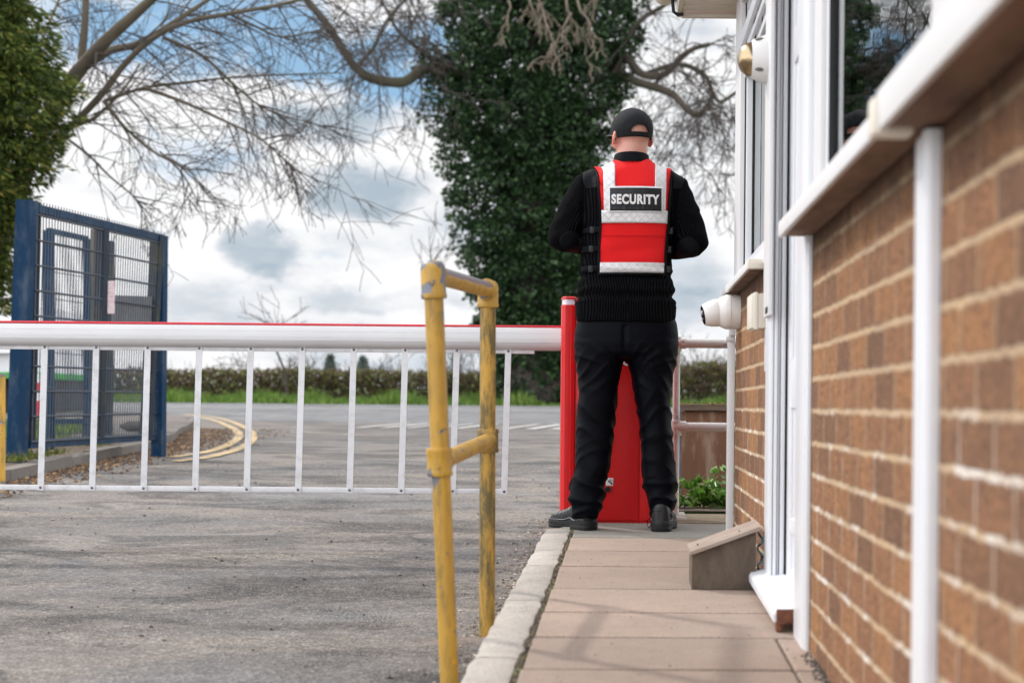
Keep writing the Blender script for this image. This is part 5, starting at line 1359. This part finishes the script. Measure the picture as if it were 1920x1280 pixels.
bv = BVHTree.FromPolygons([v.co.copy() for v in jm.vertices], [tuple(p.vertices) for p in jm.polygons])
AX = 345
def proj(px, s, off):
    """px column, s row in photo pixels; above AX the row turns over the shoulder"""
    x = Q(px, AX).x
    if s >= AX:
        o = Vector((x, YM-1, Q(px, s).z)); x = Q(px, s).x; o.x = x; d = Vector((0, 1, 0))
    else:
        th = R((AX-s)*2.0); c0 = Vector((x, YM+.0, Q(px, AX).z)); dd = Vector((0, -math.cos(th), math.sin(th))); o = c0+dd; d = -dd
    h = bv.ray_cast(o, d)
    if h[0] is None: return None
    return h[0]-d*off
def patch(name, s0, s1, fl, fr, off, m, parent, nu=24, nv=40, th=.0025, sm=3, crease=0.0):
    g = [[None]*(nu+1) for _ in range(nv+1)]
    for j in range(nv+1):
        s = s0+(s1-s0)*j/nv; a, b = fl(s), fr(s)
        for i in range(nu+1): g[j][i] = proj(a+(b-a)*i/nu, s, off)
    for _ in range(sm):
        h = [[p.copy() if p else None for p in r] for r in g]
        for j in range(1, nv):
            for i in range(nu+1):
                if not g[j][i]: continue
                q = [g[j-1][i], g[j+1][i]]+([g[j][i-1], g[j][i+1]] if 0 < i < nu else [])
                q = [t for t in q if t]
                if q: av = sum((t.y for t in q))/len(q); h[j][i].y = min(g[j][i].y if s0 >= AX else 9, (g[j][i].y+av)/2) if j*1.0/nv*(s1-s0)+s0 > AX else (g[j][i].y+av)/2
        g = h
    mb = MB(); idx = {}; vs = []
    for j in range(nv+1):
        for i in range(nu+1):
            if g[j][i]:
                p = g[j][i]
                if crease: p = p+Vector((0, -crease*noise.noise(Vector((p.x*7, 1, p.z*16))), 0))
                idx[j, i] = len(vs); vs.append(p)
    fs = [(idx[j, i], idx[j+1, i], idx[j+1, i+1], idx[j, i+1]) for j in range(nv) for i in range(nu) if all(k in idx for k in ((j, i), (j+1, i), (j+1, i+1), (j, i+1)))]
    mb._add(vs, fs)
    o = mb.build(name, m, parent, 180)
    md = o.modifiers.new('s', 'SOLIDIFY'); md.thickness = th; md.offset = -1 if True else 1
    return o
L_ = lambda tab: (lambda s: interp(tab, s))
edgeL = L_([(285, 1108), (312, 1113), (325, 1119), (345, 1124), (400, 1128), (425, 1128.5), (470, 1126), (516, 1125)])
edgeR = L_([(285, 1262), (312, 1257), (325, 1257), (345, 1255), (400, 1251), (425, 1250), (470, 1246), (516, 1244)])
m, n, b = new_mat('vest_red'); v = wpos(n)
X, Y, Z = n.add('ShaderNodeSeparateXYZ', {0: v}).outputs
hh = n.math('MULTIPLY', n.math('SINE', n.math('MULTIPLY', X, 6.2832/.0045)), n.math('SINE', n.math('MULTIPLY', Z, 6.2832/.0045)))
n.l.new(n.mix(n.ramp(hh, [(0.2, 0), (.9, .55)]), (0.80, 0.010, 0.012), (0.45, 0.004, 0.006)), b.inputs['Base Color']); b.inputs['Roughness'].default_value = .75; b.inputs['Specular IOR Level'].default_value = .25
n.l.new(n.add('ShaderNodeBump', {'Height': n.math('ADD', hh, n.math('MULTIPLY', n.noise(v, 26, 4), 2.0)), 'Strength': .55, 'Distance': .005}).outputs[0], b.inputs['Normal'])
M['vred'] = m
def tape(name, ang):
    m, n, b = new_mat(name); v = wpos(n); X, Y, Z = n.add('ShaderNodeSeparateXYZ', {0: v}).outputs
    a = n.math('SINE', n.math('MULTIPLY', n.math('ADD', X, Z), 6.2832/.034)); c = n.math('SINE', n.math('MULTIPLY', n.math('SUBTRACT', X, Z), 6.2832/.034))
    ln = n.math('MAXIMUM', n.ramp(a, [(.93, 0), (.98, 1)]), n.ramp(c, [(.93, 0), (.98, 1)]))
    crk = n.ramp(n.noise(v, 60, 6, .7, 1.5), [(.46, 0), (.5, 1), (.54, 0)])
    col = n.mix(n.math('MULTIPLY', ln, .5), (0.62, 0.60, 0.60), (0.36, 0.35, 0.37)); col = n.mix(n.math('MULTIPLY', crk, .35), col, (0.34, 0.33, 0.35))
    n.l.new(col, b.inputs['Base Color']); b.inputs['Roughness'].default_value = .38; b.inputs['Metallic'].default_value = .15
    n.l.new(n.add('ShaderNodeBump', {'Height': n.math('ADD', n.noise(v, 45, 5, .6, 1.0), n.math('MULTIPLY', ln, .3)), 'Strength': .8, 'Distance': .005}).outputs[0], b.inputs['Normal']); return m
M['tape'] = tape('reflective_tape', 0)
vest_off = .010
vest = patch('vest', 300, 516, L_([(300, 1146), (316, 1143), (318, 1143), (330, 1124)]+[(345, 1124), (400, 1128), (425, 1128.5), (470, 1126), (516, 1125)]), L_([(300, 1222), (316, 1226), (318, 1226), (330, 1254)]+[(345, 1255), (400, 1251), (425, 1250), (470, 1246), (516, 1244)]), vest_off, M['vred'], root, 44, 60, .003, 3, .007)
patch('seam', 446.5, 448, lambda s: edgeL(s)+2, lambda s: edgeR(s)-2, vest_off+.0042, M['vred'], vest, 40, 1, .002, 0, .007)
# shoulder straps of the vest, over the top to the front
for a, b_, nm in ((1112, 1146, 'l'), (1224, 1260, 'r')):
    lt = L_([(250, a+4), (300, a+1), (330, a+10 if nm == 'l' else a), (352, a+13 if nm == 'l' else a)]); rt = L_([(250, b_-2), (300, b_), (330, b_ if nm == 'l' else b_-4), (352, b_ if nm == 'l' else b_-6)])
    patch('vest_strap', 255, 352, lt, rt, vest_off+.0005, M['vred'], vest, 10, 30, .003, 2)
patch('binding', 322, 516, lambda s: edgeL(s)-3.2, lambda s: edgeL(s)+.4, vest_off+.002, M['cloth'], vest, 3, 50, .004, 2)
patch('binding', 322, 516, lambda s: edgeR(s)-.4, lambda s: edgeR(s)+3.2, vest_off+.002, M['cloth'], vest, 3, 50, .004, 2)
patch('binding', 515.5, 520, lambda s: 1122, lambda s: 1247, vest_off+.002, M['cloth'], vest, 30, 2, .004, 0)
for s0, s1 in ((401, 424.5), (497, 515.5)): patch('reflective_band', s0, s1, lambda s: edgeL(s)+.6, lambda s: edgeR(s)-.6, vest_off+.0045, M['tape'], vest, 40, 6, .002, 1, .003)
patch('reflective_stripe', 268, 401.5, L_([(268, 1124), (300, 1126), (318, 1128), (335, 1131.5), (401, 1133)]), L_([(268, 1141), (300, 1144), (312, 1147), (325, 1153), (401, 1155)]), vest_off+.0035, M['tape'], vest, 8, 40, .002, 3)
patch('reflective_stripe', 268, 401.5, L_([(268, 1230), (300, 1229), (318, 1228), (401, 1226)]), L_([(268, 1248), (300, 1248), (318, 1249), (335, 1249), (401, 1246.5)]), vest_off+.0035, M['tape'], vest, 8, 40, .002, 3)
m = mat('badge_black', (0.005, 0.0055, 0.008), (0.008, 0.0085, 0.011), 20, .3, .9, 28, stretch=(1, 1, .35), spec=.3); M['badge'] = m
M['edge'] = mat('badge_edge', (0.66, 0.66, 0.68), None, 10, .5)
rot = .030
def bL(s): return 1142
bp = patch('badge_border', 357.5, 405.5, lambda s: 1141.5, lambda s: 1241.5, vest_off+.0065, M['edge'], vest, 30, 14, .002, 1)
bb = patch('name_badge', 360.5, 402.5, lambda s: 1144.2, lambda s: 1238.8, vest_off+.0078, M['badge'], vest, 30, 14, .002, 1, .002)
tm = font_mesh('SECURITY', .052, .70, .0024, .0006, 1.12)
xs = [v.co.x for v in tm.vertices]; zs_ = [v.co.y for v in tm.vertices]; cxm, czm = (min(xs)+max(xs))/2, (min(zs_)+max(zs_))/2
kx_ = 88.5/((max(xs)-min(xs))/U); kz_ = 18.6/((max(zs_)-min(zs_))/U)
bmx = bmesh.new(); bmx.from_mesh(tm)
bmesh.ops.subdivide_edges(bmx, edges=[e for e in bmx.edges if e.calc_length() > .008], cuts=1); 
for v in bmx.verts:
    px = 1191.0+(v.co.x-cxm)*kx_/U; s = 381.6-(v.co.y-czm)*kz_/U+(px-1191)*.008
    p = proj(px, s, vest_off+.0112+(0.0006 if v.co.z > 0 else 0)); v.co = p if p else v.co
bmx.to_mesh(tm); bmx.free(); tm.materials.clear()
link('lettering', tm, mat('letter_silver', (0.66, 0.64, 0.63), (0.6, 0.58, 0.57), 30, .5), bb)
# flat fronts of the vest (red edge visible low on the left), straps and buckles
for s in (433, 468, 505):
    for side in (-1, 1):
        e0, e1 = (lambda q: edgeL(q)-34, lambda q: edgeL(q)-1) if side < 0 else (lambda q: edgeR(q)+1, lambda q: edgeR(q)+14)
        st = patch('side_strap', s-5+ (3 if side < 0 else 0), s+5+(3 if side < 0 else 0), e0, e1, .006, M['cloth'], vest, 12, 4, .003, 0)
        px = edgeL(s)-17 if side < 0 else edgeR(s)+7; p = proj(px, s+3, .012)
        if p: MB().box(p-Vector((.010, .003, .014)), p+Vector((.010, .002, .014)), .003).build('buckle', M['black'], st, 40)
for s0, s1, a, b_ in ((437, 474, 1050, 1092), (448, 488, 1266, 1310)):
    c = (s0+s1)/2; h = (s1-s0)/2; mid = (a+b_)/2; w_ = (b_-a)/2
    patch('elbow_patch', s0, s1, lambda s: mid-w_*math.sqrt(max(0.02, 1-((s-c)/h)**2)), lambda s: mid+w_*math.sqrt(max(0.02, 1-((s-c)/h)**2)), .003, M['cloth'], jumper, 10, 12, .002, 0)
patch('shoulder_patch', 290, 358, L_([(290, 1092), (345, 1094), (358, 1100)]), L_([(290, 1112), (345, 1120), (372, 1124)]), .003, M['cloth'], jumper, 8, 30, .002, 1)
patch('shoulder_patch', 290, 358, L_([(290, 1262), (345, 1260), (358, 1258)]), L_([(290, 1278), (345, 1282), (372, 1270)]), .003, M['cloth'], jumper, 8, 30, .002, 1)

# ---- trousers
mb = MB()
mb.rings(rows([(592, 1086, 1262, .118, .135), (605, 1081, 1268, .122, .14), (625, 1077, 1271, .128, .14), (645, 1076, 1272, .13, .135), (662, 1076, 1272, .125, .13), (672, 1082, 1266, .10, .11)], 2.6))
legL = [(640, 1077, 1176, .118, .12), (665, 1077, 1173, .118, .118), (704, 1080, 1164, .108, .11), (735, 1083, 1160, .100, .102), (765, 1082, 1157, .092, .096), (794, 1080, 1155, .087, .094), (822, 1078, 1152, .084, .09), (853, 1077, 1148, .082, .086), (880, 1077, 1145, .080, .082), (900, 1070, 1140, .080, .08), (918, 1066, 1136, .082, .082), (935, 1067, 1136, .082, .084), (950, 1070, 1131, .078, .082), (962, 1072, 1125, .074, .078), (968, 1073, 1122, .072, .076)]
legR = [(640, 1168, 1272, .118, .12), (665, 1170, 1271, .118, .118), (704, 1180, 1265, .108, .11), (735, 1187, 1261, .100, .102), (765, 1192, 1260, .092, .096), (794, 1196, 1261, .087, .094), (822, 1199, 1263, .084, .09), (853, 1200, 1266, .082, .086), (880, 1201, 1269, .080, .082), (905, 1203, 1270, .080, .08), (925, 1207, 1268, .080, .082), (945, 1212, 1267, .078, .08), (958, 1216, 1262, .074, .078), (970, 1219, 1260, .070, .074)]
def shift_leg(tab):
    out = []
    tab = [(py, xl+1.5, xr-1.5, b, f) if py > 700 else (py, xl, xr, b, f) for py, xl, xr, b, f in tab]
    for r, t in zip(rows(tab, 2.3), tab):
        k = max(0, (t[0]-700)/270); out.append([v+Vector((0, -.045*k, 0)) for v in r])
    return out
mb.rings(shift_leg(legL)); mb.rings(shift_leg(legR))
tm = fuse(mb, .0065, 3, .5)
def tf(c):
    v = Vector(c); px = c[0]/U+VX; py = VY-(c[2]-CZ)/U; left = px < 1170
    d = .004*noise.noise(v*7)
    def folds(p0, wid, amp, slope, fr, sd):
        g = math.exp(-((py-p0)/wid)**2)
        w_ = 1-abs(math.sin((c[2]+slope*c[0]+.5*c[1])*fr+2.6*noise.noise(v*8+Vector((sd, 0, 0)))))
        return amp*.75*g*(w_**1.6-.35)
    s = .9 if left else -.9
    d += folds(925, 30, .020, s*.30, 40, 1)+folds(958, 14, .012, -s*.2, 60, 5)          # stacked cuffs
    d += folds(790, 55, .009, s*.8, 34, 2)                                              # back of the knees
    d += folds(700, 34, .007, -s*1.4, 40, 3)+folds(668, 22, .006, s*1.1, 60, 4)          # seat and thigh
    d += folds(860, 40, .006, -s*.8, 40, 6)
    d += -.008*math.exp(-((px-1170)/4)**2)*(612 < py < 668)
    return d
displace(tm, tf)
m = M['nylon']; n = N(m.node_tree); b = m.node_tree.nodes['Principled BSDF']; v = wpos(n)
cre = n.noise(n.scale(v, (.7, .7, 1.4)), 8, 2, 0.4, 0.9)
cre = n.math('POWER', n.math('ABSOLUTE', n.math('SUBTRACT', n.math('MULTIPLY', cre, 2.0), 1.0)), 0.6)
n.l.new(n.add('ShaderNodeBump', {'Height': n.math('ADD', cre, n.math('MULTIPLY', n.noise(v, 500, 3), .05)), 'Strength': .22, 'Distance': .008}).outputs[0], b.inputs['Normal'])
b.inputs['Specular IOR Level'].default_value = .06; b.inputs['Roughness'].default_value = .5
trz = link('trousers', tm, M['nylon'], root, 180)

# ---- boots
def boot(hx, hy, yaw, L, label):
    z0 = pz(hy)+.002; mt = Matrix.Translation((hx, hy, z0)) @ Matrix.Rotation(yaw, 4, 'Z')     # +x is forward
    def rg_(x, hw, zb_, zt_, n=24, e=2.6, zc=None):
        out = []
        for j in range(n):
            a = 2*math.pi*j/n; c, s = math.cos(a), math.sin(a)
            y = math.copysign(abs(c)**(2/e), c)*hw; z = math.copysign(abs(s)**(2/e), s)
            out.append(mt @ Vector((x, y, (zb_+zt_)/2+z*(zt_-zb_)/2)))
        return out
    up = MB(); k = L/.30
    up.rings([rg_(x*k, hw, .012, zt_) for x, hw, zt_ in ((-.004, .014, .105), (.004, .030, .118), (.02, .038, .125), (.05, .041, .125), (.085, .041, .12), (.11, .041, .108), (.135, .042, .094), (.16, .045, .084), (.19, .050, .077), (.225, .052, .072), (.255, .048, .064), (.278, .038, .053), (.292, .024, .042), (.297, .010, .034))])
    me = fuse(up, .005, 3, .5)
    def bf(c):
        v = Vector(c); l = mt.inverted() @ v; d = 0
        if .09 < l.x < .19 and l.z > .05: d += .0022*math.sin(l.x*330+2*noise.noise(v*20))
        return d
    displace(me, bf)
    m = M.get('leather')
    if not m:
        m = mat('boot_leather', (0.005, 0.005, 0.0065), (0.009, 0.009, 0.011), 20, .33, .35, 130, spec=.4); M['leather'] = m
    o = tag(link('boot', me, m, root, 180), label)
    out = [(-.010, 0), (-.006, .022), (.006, .036), (.03, .043), (.07, .043), (.11, .040), (.15, .043), (.19, .051), (.225, .054), (.255, .051), (.28, .042), (.298, .026), (.305, .008)]
    pts = [(x*k, y) for x, y in out]+[(x*k, -y) for x, y in out[::-1][0:-1]]
    so = MB(); rs = []
    for z, g_ in ((0.0, -.002), (.004, .0), (.012, .0015), (.014, -.0005), (.018, .0015), (.023, .0), (.026, .001), (.031, -.001), (.034, -.004)):
        r = []
        for x, y in pts:
            d = Vector((x-.15*k, y, 0)); d = d*(1+g_/max(d.length, .02))
            zz = z*(1.0 if x > .12*k else 1.28)
            if .10*k < x < .155*k and z < .010: zz = max(zz, .008)
            r.append(mt @ Vector((.15*k+d.x, d.y, zz)))
        rs.append(r)
    so.rings(rs); so.build('sole', mat('boot_rubber', (0.008, 0.008, 0.009), (0.012, 0.012, 0.013), 30, .55, .3, 90, spec=.3), o, 35)
    ln = MB()
    for sgn in (-1, 1):
        w_ = [(x*k, sgn*(y+.0015), .038+(.010 if .09 < x < .14 else 0)+(.006 if x < .05 else 0)) for x, y in out[2:-2]]
        ln.tube([mt @ Vector(p) for p in w_], .0018, 6)
    ln.build('piping', mat('boot_piping', (0.16, 0.16, 0.17), None, 5, .5), o, 60)
    for q in range(3):
        pass
    return o
a = P(1106, 990, 7.26); boot(a.x+.006, 7.265, R(128), .262, 'left boot turned out to the left')
a = P(1241, 993, 7.24); boot(a.x-.006, 7.235, R(84), .27, 'right boot pointing ahead and slightly right')
# lace loop by the right boot
c = P(1216, 980, 7.25); mb = MB(); mb.tube([c+Vector((.008*math.cos(t)+.002, 0, .017*math.sin(t))) for t in [i*.4 for i in range(16)]], .0016, 6, False); mb.build('lace', M['cloth'], root)

# ---- cap
cr = (.0835, .1015, .094)
def capz(az): return -.036+.022*max(0, math.cos(az-math.pi/2))**1 if True else 0     # az: pi/2 = front
mb = MB(); NA, NV = 160, 44; vs = []; fs = []
for j in range(NV+1):
    for i in range(NA):
        az = 2*math.pi*i/NA; front = max(0, math.sin(az)); zb_ = -.037+.026*front-.0*abs(math.cos(az))
        zt_ = .094; t = j/NV
        el0 = math.asin(max(-1, min(1, zb_/cr[2]))); el = el0+(math.pi/2-el0)*t
        e = math.cos(el); puff = 1+.015*math.sin(el*2)
        bulge = 1.0+.0025*abs(math.sin(3*az))**.5*0
        vs.append(H(cr[0]*e*math.cos(az)*puff, cr[1]*e*math.sin(az)*puff-.004, cr[2]*math.sin(el)*(.985)))
def keep(i, j):
    az = 2*math.pi*(i+.5)/NA; t = (j+.5)/NV; zb_ = -.037+.026*max(0, math.sin(az)); el0 = math.asin(zb_/cr[2]); z = cr[2]*math.sin(el0+(math.pi/2-el0)*t)
    da = (az-1.5*math.pi+.13)*.09
    return not (z > -.0175 and ((da/.043)**2+((z+.0175)/.032)**2) < 1)
for j in range(NV):
    for i in range(NA):
        if keep(i, j): i2 = (i+1) % NA; fs.append((j*NA+i, j*NA+i2, (j+1)*NA+i2, (j+1)*NA+i))
mb._add(vs, fs)
M['cap'] = mat('cap_cloth', (0.0045, 0.005, 0.007), (0.0065, 0.007, 0.009), 30, .8, .4, 420, spec=.25)
cp = mb.build('cap', M['cap'], root, 180, fix=False); md = cp.modifiers.new('s', 'SOLIDIFY'); md.thickness = .0035; md.offset = 0
mb = MB(); mb.sphere(H(0, -.004, .0935), .008, 12, (1, 1, .55), HR.to_3x3()); mb.build('button', M['cap'], cp, 180)
mb = MB()
for k in range(3):
    az = k*math.pi/3+math.pi/6
    mb.tube([H(cr[0]*math.cos(el)*math.cos(az)*1.012, cr[1]*math.cos(el)*math.sin(az)*1.012-.004, cr[2]*math.sin(el)*.995) for el in [R(a) for a in range(25 if k == 1 else 0, 181-(25 if k == 1 else 0), 8)]], .0016, 5, False)
mb.build('seams', M['cap'], cp, 60)
mb = MB(); rs = []
for j in range(7):
    t = j/6; rs.append([])
    for i in range(17):
        a = R(22+136*i/16); x = (.083+.002*t)*math.cos(a); y0 = cr[1]*math.sin(a)*.99-.004; y = y0+.066*t*math.sin((a-R(22))/R(136)*math.pi)**.55
        rs[-1].append(H(x, y, -.002-.014*t*t*.8-.10*(x*x)*9*.45))
vs = [p for r in rs for p in r]; fs = [(j*17+i, j*17+i+1, (j+1)*17+i+1, (j+1)*17+i) for j in range(6) for i in range(16)]
mb._add(vs, fs); bo = mb.build('peak', M['cap'], cp, 180); md = bo.modifiers.new('s', 'SOLIDIFY'); md.thickness = .003
# strap overlap at the back
mb = MB(); r1 = []
for j, z in enumerate((-.036, -.0185)):
    r1.append([H((cr[0]+.003)*math.cos(az)*.93, (cr[1]+.003)*math.sin(az)*.93-.004, z) for az in [1.5*math.pi+R(a) for a in range(-20, 28, 4)]])
n_ = len(r1[0]); mb._add(r1[0]+r1[1], [(i, i+1, n_+i+1, n_+i) for i in range(n_-1)]); st = mb.build('strap', M['cap'], cp, 180); md = st.modifiers.new('s', 'SOLIDIFY'); md.thickness = .003; md.offset = 0
# glasses
mb = MB()
for s in (-1, 1): mb.tube([H(s*.084, -.022, -.046), H(s*.083, -.008, -.030), H(s*.081, .03, -.021), H(s*.074, .088, -.016)], [.0022, .0026, .0022, .002], 6)
for s in (-1, 1): mb.tube([H(s*(.036+.028*math.cos(t)), .098, -.022+.019*math.sin(t)) for t in [i*.42 for i in range(16)]], .0019, 6, False)
mb.tube([H(-.008, .101, -.016), H(.008, .101, -.016)], .0018, 6)
gl = mb.build('glasses', M['black'], root, 60)
